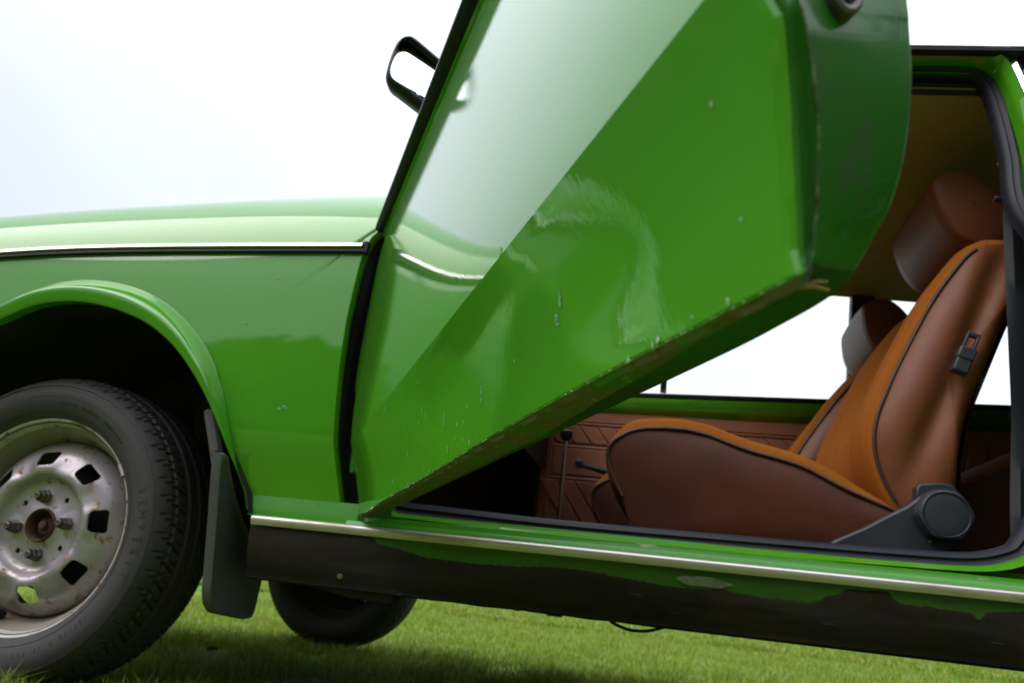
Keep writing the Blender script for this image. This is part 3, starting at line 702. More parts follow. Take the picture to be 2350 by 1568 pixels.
# quilted trim panels, rows of slanted pads between double welts
Yt = YF-.020
tilt(far)
trim = tilt(part(MB().box(.612, 1.575, Yt, Yt+.02, .30, .828), 'door_trim_panel', M_trim)); tilt(part(MB().box(1.66, 2.3, Yt, Yt+.02, .30, .828), 'rear_trim_panel', M_trim))
pad_me = {}
def pad(x, w_, z0, z1, sh, name='quilted_pad'):
    ins = .0045; d_ = .0065
    q = lambda i, yy: [Vector((x+i, yy, z0+i*.8)), Vector((x+w_-i, yy, z0+i*.8)), Vector((x+w_-i+sh, yy, z1-i*.8)), Vector((x+i+sh, yy, z1-i*.8))]
    MB().grid([q(0, Yt-.0005), q(ins*.4, Yt-d_*.7), q(ins, Yt-d_)], cv=True).add(q(ins, Yt-d_), [[0, 1, 2, 3]]).build(name, M_trim, trim)
x0 = .664
for (za, zb_, sh) in ((.705, .765, -.045), (.335, .585, -.17)):
    x = x0+(-.05 if sh < -.1 else 0)
    wv = .058
    while x < 1.55:
        xa = x
        if xa+sh > .655 or True:
            if xa+min(0, sh) > .60 and xa+wv < 1.60: pad(xa, wv-.002, za, zb_, sh)
        x += wv
for (za, zb_) in ((.600, .690), (.776, .815)): 
    pad(.655, .905, za, zb_, 0, 'plain_pad')
for z in (.772, .695, .592):
    MB().tube([(.655, Yt-.002, z), (1.565, Yt-.002, z)], .0042, 6).build('welt', M_trim, trim)
MB().tube([(.648, Yt-.002, .32), (.648, Yt-.002, .86)], .0042, 6).build('welt', M_trim, trim)
x = 1.68
while x < 2.25:
    pad(x, .056, .60, .80, .05); x += .058
# window crank
ka, kb = at(1330, 1066, Yt-.05), at(1405, 1086, Yt-.05)
mb = MB().tube([ka, ka+(kb-ka)*.3, kb], [.007, .009, .013], 10)
mb.tube([ka+Vector((0, .022, 0)), ka+Vector((0, .004, 0)), ka+Vector((0, -.022, 0)), ka+Vector((0, -.026, 0))], [.010, .013, .013, .008], 12)
mb.tube([kb+Vector((0, .0, 0)), kb+Vector((0, .05, 0))], .016, 12)
part(mb, 'window_crank', M_plast)
# floor, footwell, tunnel
mb = MB().box(.44, 2.3, .09, 1.41, .245, .262)
mb.box(.44, .62, 1.33, 1.415, .26, .86); mb.box(.45, .49, .17, 1.41, .26, .86); mb.box(.45, .49, .1, .17, .26, .72); mb.box(.62, 2.2, .72, .88, .26, .30)
part(mb, 'cabin_floor', M_carpet)
part(MB().box(2.25, 2.32, .12, 1.40, .25, .92), 'rear_bulkhead', M_carpet)
# gear lever
kn = at(1300, 998, .80); ft = at(1281, 1215, .80)
mb = MB().tube([ft+Vector((0, 0, -.1)), ft, kn+(ft-kn)*.3, kn], [.0062, .0060, .0050, .0045], 10)
lever = part(mb, 'gear_lever', M_steel)
mk = MB(); dn = Vector((0, 0, 1))
mk.tube([kn+dn*-.016, kn+dn*-.010, kn+dn*.0, kn+dn*.008, kn+dn*.012, kn+dn*.0135], [.006, .0125, .0165, .0155, .011, .001], 16); mk.build('lever_knob', M_black, lever)

# ================================================================== SEATS
def disc_from(outline, y, bulge, flip=1, valley=None):
    """outline in (x, z); returns a bulged side panel"""
    O = resample(outline, 96, True); c = O.mean(0); rws = []
    for k in (1.0, .985, .95, .9, .8, .68, .52, .36, .18, .0):
        b = bulge*(1-k**3)
        row = []
        for q in O:
            p = c+(q-c)*k; bb = b+.002*noise.noise(Vector((p[0]*14, p[1]*14, y*5)))
            if valley: bb += valley(p[0], p[1])*min(1, (1-k)*6)
            row.append(Vector((p[0], y-flip*bb, p[1])))
        rws.append(row)
    return MB().grid(rws, cv=True)
def loft_pad(outline, y0, y1, hfun, n=22):
    O = resample(outline, 120, True); c = O.mean(0); k = len(O)
    T = np.roll(O, -1, 0)-np.roll(O, 1, 0); T /= np.linalg.norm(T, axis=1)[:, None]; Nn = np.stack([T[:, 1], -T[:, 0]], 1)
    if ((O-c)*Nn).sum() < 0: Nn = -Nn
    rws = []
    for j in range(n+1):
        t = j/n; tt = .5-.5*math.cos(math.pi*t); y = y0+(y1-y0)*tt
        rws.append([Vector((O[i, 0]+Nn[i, 0]*hfun(tt, O[i]), y, O[i, 1]+Nn[i, 1]*hfun(tt, O[i]))) for i in range(k)])
    return MB().grid(rws, cv=True)
def xz(pts, Y): return [(lambda p: (p.x, p.z))(at(x, y, Y)) for x, y in pts]
SY0, SY1 = .235, .715
cush_top = [(1428, 1140), (1411, 1104), (1399, 1075), (1393, 1045), (1397, 1024), (1411, 1009), (1444, 991), (1477, 984), (1526, 983), (1576, 987), (1625, 999), (1674, 1019), (1724, 1037), (1773, 1050), (1826, 1066), (1853, 1077), (1910, 1108), (1948, 1127), (1986, 1144), (2023, 1160), (2054, 1174), (2110, 1200), (2140, 1240)]
cush_bot = [(2130, 1275), (2060, 1300), (1900, 1290), (1700, 1278), (1560, 1270), (1480, 1262), (1455, 1235), (1440, 1185)]
cush = xz(cush_top+cush_bot, SY0)
back_f = [(2240, 573), (2219, 588), (2202, 607), (2165, 654), (2129, 709), (2092, 779), (2055, 852), (2033, 903), (2015, 947), (2006, 990), (2006, 1031), (2015, 1071), (2033, 1115), (2055, 1152), (2080, 1185)]
back_r = [(2130, 1215), (2180, 1180), (2192, 1130), (2193, 1080), (2202, 1020), (2209, 976), (2220, 940), (2250, 866), (2286, 779), (2315, 713), (2345, 650), (2352, 610), (2335, 575), (2310, 562), (2265, 562)]
backr = xz(back_f+back_r, SY0)
def hcush(t, p):
    e_ = min(1, t/.035, (1-t)/.035)
    zz = max(0, min(1, (p[1]-.40)/.05))*(.15+.85*max(0, min(1, (p[0]-.918)/.045)))
    return (.021*math.sqrt(max(0, e_*(2-e_)))+.012*math.sin(math.pi*t))*zz
def hback(t, p):
    if p[0] > 1.435+(p[1]-.5)*.36 and p[1] < .86: return 0
    e_ = min(1, t/.05, (1-t)/.05); 
    return .017*math.sqrt(max(0, e_*(2-e_)))-(.030*math.exp(-((t-.5)/.22)**4) if p[0] < 1.46+(p[1]-.5)*.28 else 0)
hr_px = [(2135, 420), (2150, 405), (2175, 393), (2203, 389), (2228, 396), (2255, 410), (2285, 433), (2310, 462), (2322, 490), (2318, 530), (2300, 560), (2270, 572), (2242, 565), (2215, 553), (2190, 535), (2165, 505), (2148, 470)]
HY0, HY1 = .345, .62
hr_o = xz(hr_px, HY0)
def far_pipe(st):                                   # the piping that belongs to the backrest reaches higher
    return max((c for c in st.children if c.name.startswith('piping')), key=lambda c: max(v.co.z for v in c.data.vertices)).name
def make_seat(name):
    s = empty(name, (1.25, .47, .26), car); s.matrix_parent_inverse = INV.copy()
    MI = Matrix.Translation(-s.location)
    def put(mb, nm, mat, parent=None, **k):
        o = mb.build(nm, mat, parent or s, **k)
        if parent is None: o.matrix_parent_inverse = MI.copy()
        return o
    c = put(loft_pad(cush, SY0, SY1, hcush), 'seat_cushion', M_cord, sharp=60)
    c.matrix_parent_inverse = MI.copy()
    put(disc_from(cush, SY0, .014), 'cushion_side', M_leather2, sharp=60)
    put(disc_from(cush, SY1, .014, -1), 'cushion_side', M_leather)
    O = [Vector((p[0], SY0-.003, p[1])) for p in spline(resample(xz(cush_top, SY0), 60), 1)]
    put(MB().tube(O, .0028, 8), 'piping', M_pipe)
    val = lambda x, z: -.018*math.exp(-(((x-1.455-(z-.6)*.42)/.022)**2))*(1 if z > .55 else max(0, (z-.42)/.13))
    put(loft_pad(backr, SY0, SY1, hback), 'backrest', M_cord, sharp=60)
    put(disc_from(backr, SY0, .030, 1, val), 'backrest_side', M_leather, sharp=70)
    put(disc_from(backr, SY1, .030, -1), 'backrest_side', M_leather)
    O = [Vector((p[0], SY0-.003, p[1])) for p in resample(spline(xz(back_f[:-1], SY0), 4), 60)]
    put(MB().tube(O, .0028, 8), 'piping', M_pipe)
    # the leather back of the backrest
    BO = [(p[0]+.004, p[1]) for p in spline(xz(back_r[1:], SY0), 4)]
    rws = [[Vector((x+.018*math.sin(math.pi*t)**.6+.004, SY0+(SY1-SY0)*t, z)) for x, z in BO] for t in np.linspace(0, 1, 14)]
    put(MB().grid(rws), 'backrest_rear', M_leather)
    # headrest: barrel with rounded ends
    rws = []
    O = np.array(spline(hr_o, 4, True)); cc_ = O.mean(0)
    for t, k in ((-.030, .02), (-.027, .35), (-.018, .65), (-.008, .83), (.004, .93), (.016, .965), (.028, .975), (.036, .965), (.044, .985), (.10, 1.0), (.3, 1.02), (.5, 1.03), (.7, 1.02), (.9, 1.0), (.956, .985), (.964, .965), (.984, .965), (.996, .93), (1.008, .83), (1.018, .65), (1.027, .35), (1.03, .02)):
        rws.append([Vector((cc_[0]+(q[0]-cc_[0])*k, HY0-.006+(HY1-HY0+.012)*t, cc_[1]+(q[1]-cc_[1])*k)) for q in O])
    put(MB().grid(rws, cv=True), 'headrest', M_leather, sharp=70)
    for yy in (.43, .54): put(MB().tube([(cc_[0], yy, cc_[1]-.04), (cc_[0]-.005, yy, cc_[1]-.16)], .006, 8), 'headrest_post', M_steel)
    return s, put
seat, put = make_seat('front_seat')
far_seat = copy_tree(seat, car); far_seat.location = (1.25-.075, .47+.60, .26)
pv = Matrix.Translation((1.37, 0, .43)) @ Matrix.Rotation(R(8), 4, 'Y') @ Matrix.Translation((-1.37, 0, -.43))
backs = [c.name.split('.')[0] for c in seat.children]
for ch in far_seat.children:
    if ch.name.startswith(('back', 'head')) or ch.name == far_pipe(far_seat): ch.matrix_basis = pv
# recliner cover, knob, buckle on the near seat
Yb = .196
br = [(1905, 1253), (1909, 1243), (1920, 1237), (1985, 1210), (2042, 1180), (2080, 1162), (2100, 1147), (2122, 1132), (2160, 1122), (2195, 1130), (2216, 1155), (2230, 1195), (2224, 1222), (2200, 1250), (2167, 1285), (2050, 1300), (1960, 1300), (1900, 1290)]
bp_ = xz(br, Yb)
put(MB().prism(bp_, lambda x, z: (x, Yb, z), lambda x, z: (x, Yb+.035, z)), 'recliner_cover', M_plast, bevel=.004)
tp = xz([(2103, 1150), (2104, 1118), (2112, 1110), (2160, 1107), (2190, 1113), (2200, 1128), (2206, 1150)], Yb+.008)
put(MB().prism(tp, lambda x, z: (x, Yb+.008, z), lambda x, z: (x, Yb+.04, z)), 'recliner_bracket', M_plast, bevel=.003)
kc = at(2172, 1181, Yb-.03)
mk = MB(); nn = 84; rws = []
for r_, y_, wob in ((.0375, .030, 1), (.0380, .004, 1), (.0365, -.001, 1), (.0330, -.0025, 0), (.0318, -.0010, 0), (.0312, .0002, 0), (.0305, -.0008, 0), (.026, -.0016, 0), (.015, -.0022, 0), (.0005, -.0024, 0)):
    rws.append([(kc.x+(r_+wob*.0016*max(-.3, math.cos(6*a)))*math.cos(a), kc.y+y_, kc.z+(r_+wob*.0016*max(-.3, math.cos(6*a)))*math.sin(a)) for a in [2*math.pi*j/nn for j in range(nn)]])
put(MB().grid(rws, cv=True), 'recliner_knob', M_plast, sharp=30)
sc = at(2137, 1245, Yb-.001); put(MB().lathe([(0, -.002), (.0022, -.002), (.0035, 0)], 10, tuple(sc)), 'cover_screw', M_nut)
# belt buckle resting against the backrest side
q = at(2217, 812, .196); ax = (at(2232, 765, .196)-at(2200, 848, .196)).normalized(); sx = Vector((ax.z, 0, -ax.x))
Mx = Matrix((sx, Vector((0, 1, 0)), ax)).transposed().to_4x4(); Mx.translation = q
bk = part(MB().box(-.012, .012, -.010, .012, -.036, .006, Mx), 'belt_buckle', M_plast, bevel=.003)
MB().box(-.0135, .0125, -.012, .010, -.014, .008, Mx).build('buckle_cap', M_plast, bk, bevel=.003)
m_ = MB().box(-.010, -.0055, -.006, .004, .008, .034, Mx).box(.0055, .010, -.006, .004, .008, .034, Mx).box(-.010, .010, -.006, .004, .030, .037, Mx); m_.build('buckle_tongue', M_plast, bk, bevel=.0015)
# belt webbing, upper guide and anchor bolt on the pillar
wb = [at(2322, 440, .205), at(2332, 640, .19), at(2338, 850, .18), at(2345, 1000, .17), at(2346, 1180, .16), at(2346, 1300, .15)]
pth = spline(wb, 6); wd = .015
part(MB().grid([[p+Vector((-wd, .004*math.sin(i*.35), 0)) for i, p in enumerate([Vector(tuple(v)) for v in pth])], [p+Vector((-wd*.2, -.002, 0)) for p in [Vector(tuple(v)) for v in pth]], [p+Vector((wd, .003, 0)) for p in [Vector(tuple(v)) for v in pth]]]), 'seat_belt', M_belt)
g = at(2305, 457, .20)
part(MB().box(g.x-.016, g.x+.03, g.y-.006, g.y+.008, g.z-.0035, g.z+.0035), 'belt_guide', M_plast, bevel=.002)
g = at(2303, 366, .22); part(MB().lathe([(0, -.006), (.005, -.005), (.0075, 0), (.0075, .012), (0, .012)], 14, tuple(g)), 'belt_anchor_bolt', M_chrome)
# rear bench
ro = xz([(2170, 1125), (2205, 1113), (2240, 1106), (2290, 1081), (2345, 1051), (2420, 1010), (2520, 990), (2600, 1020)], .42)
ro2 = ro+[(ro[-1][0], .28), (ro[0][0]-.02, .28)]
part(loft_pad(ro2, .42, 1.28, lambda t, p: .012*math.sqrt(max(0, min(1, t/.06, (1-t)/.06)))*max(0, min(1, (p[1]-.36)/.03))), 'rear_seat', M_cord)
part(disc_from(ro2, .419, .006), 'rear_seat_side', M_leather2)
part(MB().box(2.14, 2.25, .16, 1.38, .3, .98), 'rear_seat_back', M_leather, bevel=.03)

# ================================================================== OPEN DOOR
PHI = 1.0952
DH = Vector((.570, 0, 0)); Dd = Vector((math.cos(PHI), -math.sin(PHI), 0)); Dn = Vector((-math.sin(PHI), -math.cos(PHI), 0))
def D(s, o, z): return DH+Dd*s+Dn*o+Vector((0, 0, z))
ZT = .765
def zb_(s): return .313+.005*s/1.05
def zc_(s): return .416-.0125*s/1.05
ZB = .313
def quad3(z, a, b, c, z0, zm=.585):
    L0 = (z-zm)*(z-ZT)/((z0-zm)*(z0-ZT)); L1 = (z-z0)*(z-ZT)/((zm-z0)*(zm-ZT)); L2 = (z-z0)*(z-zm)/((ZT-z0)*(ZT-zm))
    return a*L0+b*L1+c*L2
def o_bot(s): return interp(s, [0, .25, .6, .83, .92, 1.0, 1.05], [-.009, -.005, -.002, .002, .001, -.001, -.004])
def o_cre(s): return .0215
def skin_o(s, z):
    u = s/1.05; z0, z1 = zb_(s), zc_(s); sm = sum(o_bot(max(0, s+e)) for e in (-.06, -.03, 0, .03, .06))/5
    if z <= z1:
        t = (z-z0)/(z1-z0); o = sm*(1-t)+.0215*t-.0036*math.sin(math.pi*t)*(.5+.5*u)
        dent = 0
        for ds, dz, rs, rz_, am in ((.62, .372, .13, .030, -.0020), (.86, .365, .06, .028, .0014), (.93, .345, .05, .02, -.0012), (.40, .36, .12, .03, .0010), (.76, .385, .05, .012, -.0008)):
            dent += am*math.exp(-((s-ds)/rs)**2-((z-dz)/rz_)**2)
        return o+dent*max(0, min(1, (z1-z)/.01))*max(0, min(1, (z-z0)/.01))
    A_ = .0080; h_ = z-z1; lin = (.0245-.0170*s)-.0215-A_
    roll = 0
    return .0215+A_*(1-math.exp(-h_/.055))+lin*h_/(ZT-z1)-roll
def on_skin(px, py):
    o = .012
    for _ in range(14):
        p = on_plane(px, py, tuple(Dn), DH.dot(Dn)+o); o = .5*o+.5*skin_o((p-DH).dot(Dd), p.z)
    return (p-DH).dot(Dd), p.z
tpx = [(1826, 622), (1817, 592), (1809, 450), (1800, 300), (1787, 150), (1770, 0)]
TE = [on_skin(*q) for q in tpx]
te_z = [z for _, z in TE]; te_s = [s_ for s_, _ in TE]
print('trail', [(round(a, 3), round(b, 3)) for a, b in TE])
sl_ = (te_s[-1]-te_s[1])/(te_z[-1]-te_z[1])
def trail(z): return interp(z, te_z+[.50, .62, .765], te_s+[te_s[-1]-.02, te_s[-1]-.045, te_s[-1]-.075])
def sol(q, s_): 
    p = on_plane(q[0], q[1], tuple(Dd), DH.dot(Dd)+s_); return (p-DH).dot(Dn), p.z
FE = [(s_-.002,)+sol(q, s_-.002) for q, s_ in zip([(1853, 630), (1866, 560), (1873, 430), (1876, 300), (1863, 150), (1835, 0)], te_s)]
print('flange', [tuple(round(v, 3) for v in q) for q in FE])
fe_z = [q[2] for q in FE]; 
FE += [(trail(z)-.003, FE[-1][1]-.002, z) for z in (.50, .62, .765)]
fe_z = [q[2] for q in FE]
def flange(z): return interp(z, fe_z, [q[0] for q in FE]), interp(z, fe_z, [q[1] for q in FE])
def lead(z): return interp(z, [.31, .66, .72, .765], [0, 0, .004, .012])
rows = []
ts_ = np.r_[0, .01, np.linspace(.03, .985, 32), 1]; tu_ = np.r_[.004, np.linspace(.012, 1, 60)]
for lower, tt in ((1, ts_), (0, tu_)):
    for t in tt:
        row = []; zz0 = zb_(.5)+t*(zc_(.5)-zb_(.5)) if lower else zc_(.5)+t*(ZT-zc_(.5)); a, b = lead(zz0), trail(zz0)
        for u in np.r_[0, .0015, np.linspace(.004, .996, 150), .9985, 1]:
            s = a+(b-a)*u; z = zb_(s)+t*(zc_(s)-zb_(s)) if lower else zc_(s)+t*(ZT-zc_(s)); o = skin_o(s, z)
            o -= .0022*(math.exp(-(s-a)/.0012)+math.exp(-(b-s)/.0018))
            if lower and t < .005: o -= .0010
            row.append(D(s, o, z))
        rows.append(row)
door = P_(mesh('open_door', *(lambda m_: (m_.V, m_.F))(MB().grid(rows)), M_door, car, sharp=7))
def dchild(mb, name, mat, **k): return mb.build(name, mat, door, **k)
# worn hem: bottom return, rear return flange
S = np.linspace(0, te_s[0], 160)
hw = lambda s: interp(s, [0, .80, te_s[0]], [.0215, .0215, skin_o(te_s[0], te_z[0])-FE[0][1]])
print('hem', hw(1.05))
jag = lambda s, k=1: .0011*k*noise.noise(Vector((s*70, 2, 0)))+.0007*k*noise.noise(Vector((s*210, 4, 0)))
hem = MB().grid([[D(s, skin_o(s, zb_(s))-.0010+jag(s), zb_(s)+.0002) for s in S], [D(s, skin_o(s, zb_(s))-.003, zb_(s)-.0022+jag(s, .6)) for s in S], [D(s, skin_o(s, zb_(s))-hw(s)*.6, zb_(s)-.0018) for s in S], [D(s, skin_o(s, zb_(s))-hw(s), zb_(s)-.0006+max(0, s-.95)*.04) for s in S], [D(s-max(0, s-.95)*.06, skin_o(s, zb_(s))-hw(s)-.001, zb_(s)+.004) for s in S]])
dchild(hem, 'bottom_hem', M_hem, sharp=50)
ZA_ = [z for z in te_z]+[.50, .62, .765]
TT = np.linspace(0, len(FE)-1, 90)
def pair(t, f, ds=0, jg=0):                       # between skin edge (f=0) and flange edge (f=1)
    z0 = interp(t, range(len(ZA_)), ZA_); s0 = trail(z0); o0 = skin_o(s0, z0)-.0020
    q = [interp(t, range(len(FE)), [v[k] for v in FE]) for k in range(3)]
    return D(s0+(q[0]-s0)*f+ds, o0+(q[1]-o0)*f+jg, z0+(q[2]-z0)*f)
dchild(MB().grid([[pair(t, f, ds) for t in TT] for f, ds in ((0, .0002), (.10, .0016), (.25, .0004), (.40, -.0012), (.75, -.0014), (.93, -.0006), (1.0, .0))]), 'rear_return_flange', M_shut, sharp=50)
dchild(MB().grid([[pair(t, .985, .0002) for t in TT], [pair(t, 1.0, .0010, jag(t, .6)) for t in TT], [pair(t, 1.03, .0, jag(t, .5)) for t in TT], [pair(t, 1.02, -.006) for t in TT]]), 'flange_edge', M_rust, sharp=50)
# inner shell: side face set back from the hem, bottom and a rounded rear corner
sh_px = [(930, 1155), (1200, 1030), (1520, 880), (1700, 795), (1790, 748), (1860, 710), (1910, 678), (1945, 646), (1975, 603), (2010, 540), (2042, 480), (2066, 410), (2084, 320), (2094, 215), (2095, 150), (2090, 60), (2085, 0)]
so_pts = []
for x, y in sh_px:
    p = on_plane(x, y, tuple(Dn), DH.dot(Dn)-.060); so_pts.append(((p-DH).dot(Dd), p.z))
so_pts += [(so_pts[-1][0]-.004, .50), (1.005, .62), (.985, .70), (.965, .765)]
sh = [tuple(v) for v in spline(so_pts, 5)]
fs0, fo0 = FE[0][0], FE[0][1]
def counterpart(i):
    s, z = sh[i]
    if z < .347:
        sc_ = s+(max(0, s-.80)/.19)*(fs0-.004-.99); return sc_, skin_o(min(sc_, 1.04), zb_(sc_))-hw(sc_), zb_(sc_)+.0028
    zz = FE[0][2]+.0005+(z-.347)*1.0
    a, b = flange(zz); return a-.006, b-.0005, zz
inner = []
for f, ins in ((0, 0), (.06, .0035), (.15, .0038), (.40, .0030), (.70, .0018), (.88, .0004), (.95, -.0002), (.985, .0), (1.0, .0012)):
    row = []
    for i, (s, z) in enumerate(sh):
        c_ = counterpart(i); a = sh[max(0, i-1)]; b = sh[min(len(sh)-1, i+1)]; tx_, tz_ = b[0]-a[0], b[1]-a[1]; l = math.hypot(tx_, tz_); nx_, nz2 = tz_/l, -tx_/l
        row.append(D(c_[0]+(s-c_[0])*f-nx_*ins, c_[1]+(-.060-c_[1])*f, c_[2]+(z-c_[2])*f-nz2*ins))
    inner.append(row)
fc = [D(max(.03, s-.02), -.062, min(z+.012, ZT)) for s, z in sh]
inner.append(fc); inner.append([D(.5+(s-.5)*.6, -.063, .55+(z-.55)*.6) for s, z in sh]); inner.append([D(.5, -.063, .60) for s, z in sh])
ic = next(i for i, (s, z) in enumerate(sh) if z > .3485)
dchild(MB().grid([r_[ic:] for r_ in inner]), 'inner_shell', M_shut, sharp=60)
dchild(MB().grid([r_[:ic+1] for r_ in inner]), 'shell_bottom', M_bottom, sharp=60)
card = MB().prism([(.04, .37), (.93, .37), (.965, .44), (.955, .74), (.04, .74)], lambda s, z: D(s, -.064, z), lambda s, z: D(s, -.072, z))
dchild(card, 'door_card', M_trim, bevel=.004)
# front edge return
Z3 = np.linspace(ZB, ZT, 40)
Z2 = Z3
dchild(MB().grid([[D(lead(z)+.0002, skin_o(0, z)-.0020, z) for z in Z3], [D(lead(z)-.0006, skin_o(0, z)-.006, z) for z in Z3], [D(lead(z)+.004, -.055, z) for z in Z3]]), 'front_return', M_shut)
# belt seal: black rubber with a narrow green lip of the skin below
S2 = np.linspace(.000, .975, 120)
bo_ = lambda s: skin_o(s, ZT)
dchild(MB().grid([[D(s, bo_(s)+.0002, ZT-.0030) for s in S2], [D(s, bo_(s)+.0034, ZT-.0016) for s in S2], [D(s, bo_(s)+.0036, ZT+.0006) for s in S2], [D(s, bo_(s)-.006, ZT+.0020) for s in S2]]), 'belt_lip', M_paint, sharp=50)
dchild(MB().grid([[D(s, bo_(s)+.0030, ZT+.0008) for s in S2], [D(s, bo_(s)+.0110, ZT+.0016) for s in S2], [D(s, bo_(s)+.0165, ZT+.0060) for s in S2], [D(s, bo_(s)+.0160, ZT+.0150) for s in S2], [D(s, bo_(s)+.004, ZT+.0200) for s in S2], [D(s, bo_(s)-.012, ZT+.0190) for s in S2], [D(s, bo_(s)-.014, ZT+.002) for s in S2]]), 'belt_seal', M_black, sharp=50)
dchild(MB().grid([[D(s, bo_(s)-.013, ZT+.003) for s in (0, .97)], [D(s, -.06, ZT) for s in (0, .97)]]), 'belt_cap', M_black)
# door gap weatherstrip on the body (the dark band between fender and door)
gp = [Vector((.560, .030, z)) for z in np.linspace(.31, .92, 40)]
rws = [[Vector((rear_x(z)-.012, fend_y(z, .5)+.012, z)) for z in np.linspace(.31, .92, 50)], [Vector((rear_x(z)+.006, .045, z)) for z in np.linspace(.31, .92, 50)], [Vector((rear_x(z)+.030, .05, z)) for z in np.linspace(.31, .92, 50)], [Vector((rear_x(z)+.055, .10, z)) for z in np.linspace(.31, .92, 50)]]
part(MB().grid(rws), 'hinge_pillar', M_under)
for z, nm in ((.405, 'door_hinge'), (.67, 'door_hinge')):
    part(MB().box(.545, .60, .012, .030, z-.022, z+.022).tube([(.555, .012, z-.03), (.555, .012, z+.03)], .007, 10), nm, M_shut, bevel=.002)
# latch hole with its rubber ring
lc = on_plane(1940, 2, tuple(Dd), DH.dot(Dd)+1.040)
ls, lo, lz = (lc-DH).dot(Dd), (lc-DH).dot(Dn), lc.z
oval = lambda k, ds: [D(ls+ds, lo+math.cos(a)*.0052*k, lz+.004+math.sin(a)*.0088*k) for a in np.linspace(0, 2*math.pi, 29)[:-1]]
dchild(MB().grid([oval(1.15, -.004), oval(1.12, .0012), oval(.95, .0020), oval(.72, .0012), oval(.66, -.003)], cv=True), 'latch_ring', M_nut)
dchild(MB().add(oval(.70, -.0018), [list(range(28))]), 'latch_hole', M_dark, smooth=False)

# door mirror
MS = .20
def on_mirror(px, py): 
    p = on_plane(px, py, tuple(Dd), DH.dot(Dd)+MS); return ((p-DH).dot(Dn), p.z)
mo = [(951, 88), (936, 85), (922, 88), (910, 101), (898, 128), (889, 157), (888, 178), (897, 194), (915, 208), (950, 235), (984, 260), (1005, 274), (1022, 276), (1034, 262), (1042, 235), (1050, 205), (1052, 185), (1044, 168), (1029, 154), (990, 120)]
mpo = [on_mirror(*q_) for q_ in mo]; MOo = resample(spline(mpo, 5, True), 90, True); mc = MOo.mean(0)
mi = [(948, 105), (935, 99), (925, 105), (914, 124), (905, 150), (903, 168), (909, 181), (930, 196), (960, 214), (990, 233), (1010, 245), (1022, 240), (1030, 218), (1036, 195), (1034, 180), (1020, 165), (985, 136)]
MIi = resample(spline([on_mirror(*q_) for q_ in mi], 5, True), 90, True); MIi = MIi.mean(0)+(MIi-MIi.mean(0))*1.09
def sect(A_, B_, k, ds): return [D(MS+ds, *(a*(1-k)+b*k)) for a, b in zip(A_, B_)]
# align start points of both rings
kk = int(np.argmin(((MIi-MOo[0])**2).sum(1))); MIi = np.roll(MIi, -kk, 0)
if ((np.roll(MIi, -8, 0)[0]-MOo[8])**2).sum() > ((np.roll(MIi, 8, 0)[0]-MOo[8])**2).sum(): MIi = np.roll(MIi[::-1], 1, 0)
SC = lambda k: mc+(MOo-mc)*k
rws = [sect(MIi, MIi, 0, -.004), sect(MOo, MIi, .95, .0015), sect(MOo, MIi, .6, .0050), sect(MOo, MIi, .25, .0040), sect(MOo, MIi, 0, 0), sect(MOo, MOo, 0, -.010), [D(MS-.026, *v) for v in SC(.90)], [D(MS-.040, *v) for v in SC(.62)], [D(MS-.045, *v) for v in SC(.05)]]
dchild(MB().grid(rws, cv=True), 'mirror_housing', M_black, sharp=50)
dchild(MB().add([D(MS-.0015-(v[1]-mc[1])*.16, *v) for v in MIi], [list(range(90))]), 'mirror_glass', M_mirror, smooth=False)
st = [D(MS-.03, mc[0]-.01, mc[1]-.02), D(MS-.035, .040, .785), D(MS-.04, skin_o(MS, .74)+.012, .752), D(MS-.04, skin_o(MS, .74)-.002, .742)]
MBst = MB().tube(spline(st, 4), [.011]*12+[.013], 10)

# paint chips on the lower door, placed where the paint is knocked off
za = lambda x, y: ((1200+x/1.742)/1.743, (1300+y/1.742)/1.743)
zc3 = lambda x, y: ((2000+x/1.425)/1.743, (400+y/1.425)/1.743)
chips = [(za(805, 315), 1), (za(823, 397), 1), (za(600, 585), 1.5), (za(732, 560), 1), (za(852, 600), 1.2), (za(880, 635), 1.1), (za(826, 680), 1), (za(742, 695), .7), (za(1008, 640), 2.0), (za(1004, 690), 1.2), (za(1097, 690), 1.1), (za(1143, 678), 1), (za(1167, 570), 1.1),
         (za(1267, 455), 1.9), (za(1263, 525), 1.3), (za(1500, 250), .8), (za(1083, 788), .8), (za(1142, 800), .8), (za(1183, 820), 1.4), (za(1030, 870), 1.6), (za(753, 893), 1.4), (za(558, 1000), 1), (za(648, 1090), 1.2), (za(868, 1000), 1.1), (za(905, 1015), .9), (za(755, 1115), 1.8), (za(862, 485), .5),
         (zc3(342, 1110), 1.9), (zc3(344, 1160), 1.6), (zc3(328, 1255), 2.3), (zc3(1380, 683), .9), (zc3(905, 1360), 1.6), (zc3(1305, 1150), 1.2), (zc3(875, 1395), 1.3), (zc3(1100, 1240), .8), (zc3(735, 1480), 1.3), (zc3(1210, 28), 1.1), (zc3(85, 1490), .7), ((1149, 577), 2.0), (za(1230, 780), .5), (za(1350, 480), .4)]
cm = MB()
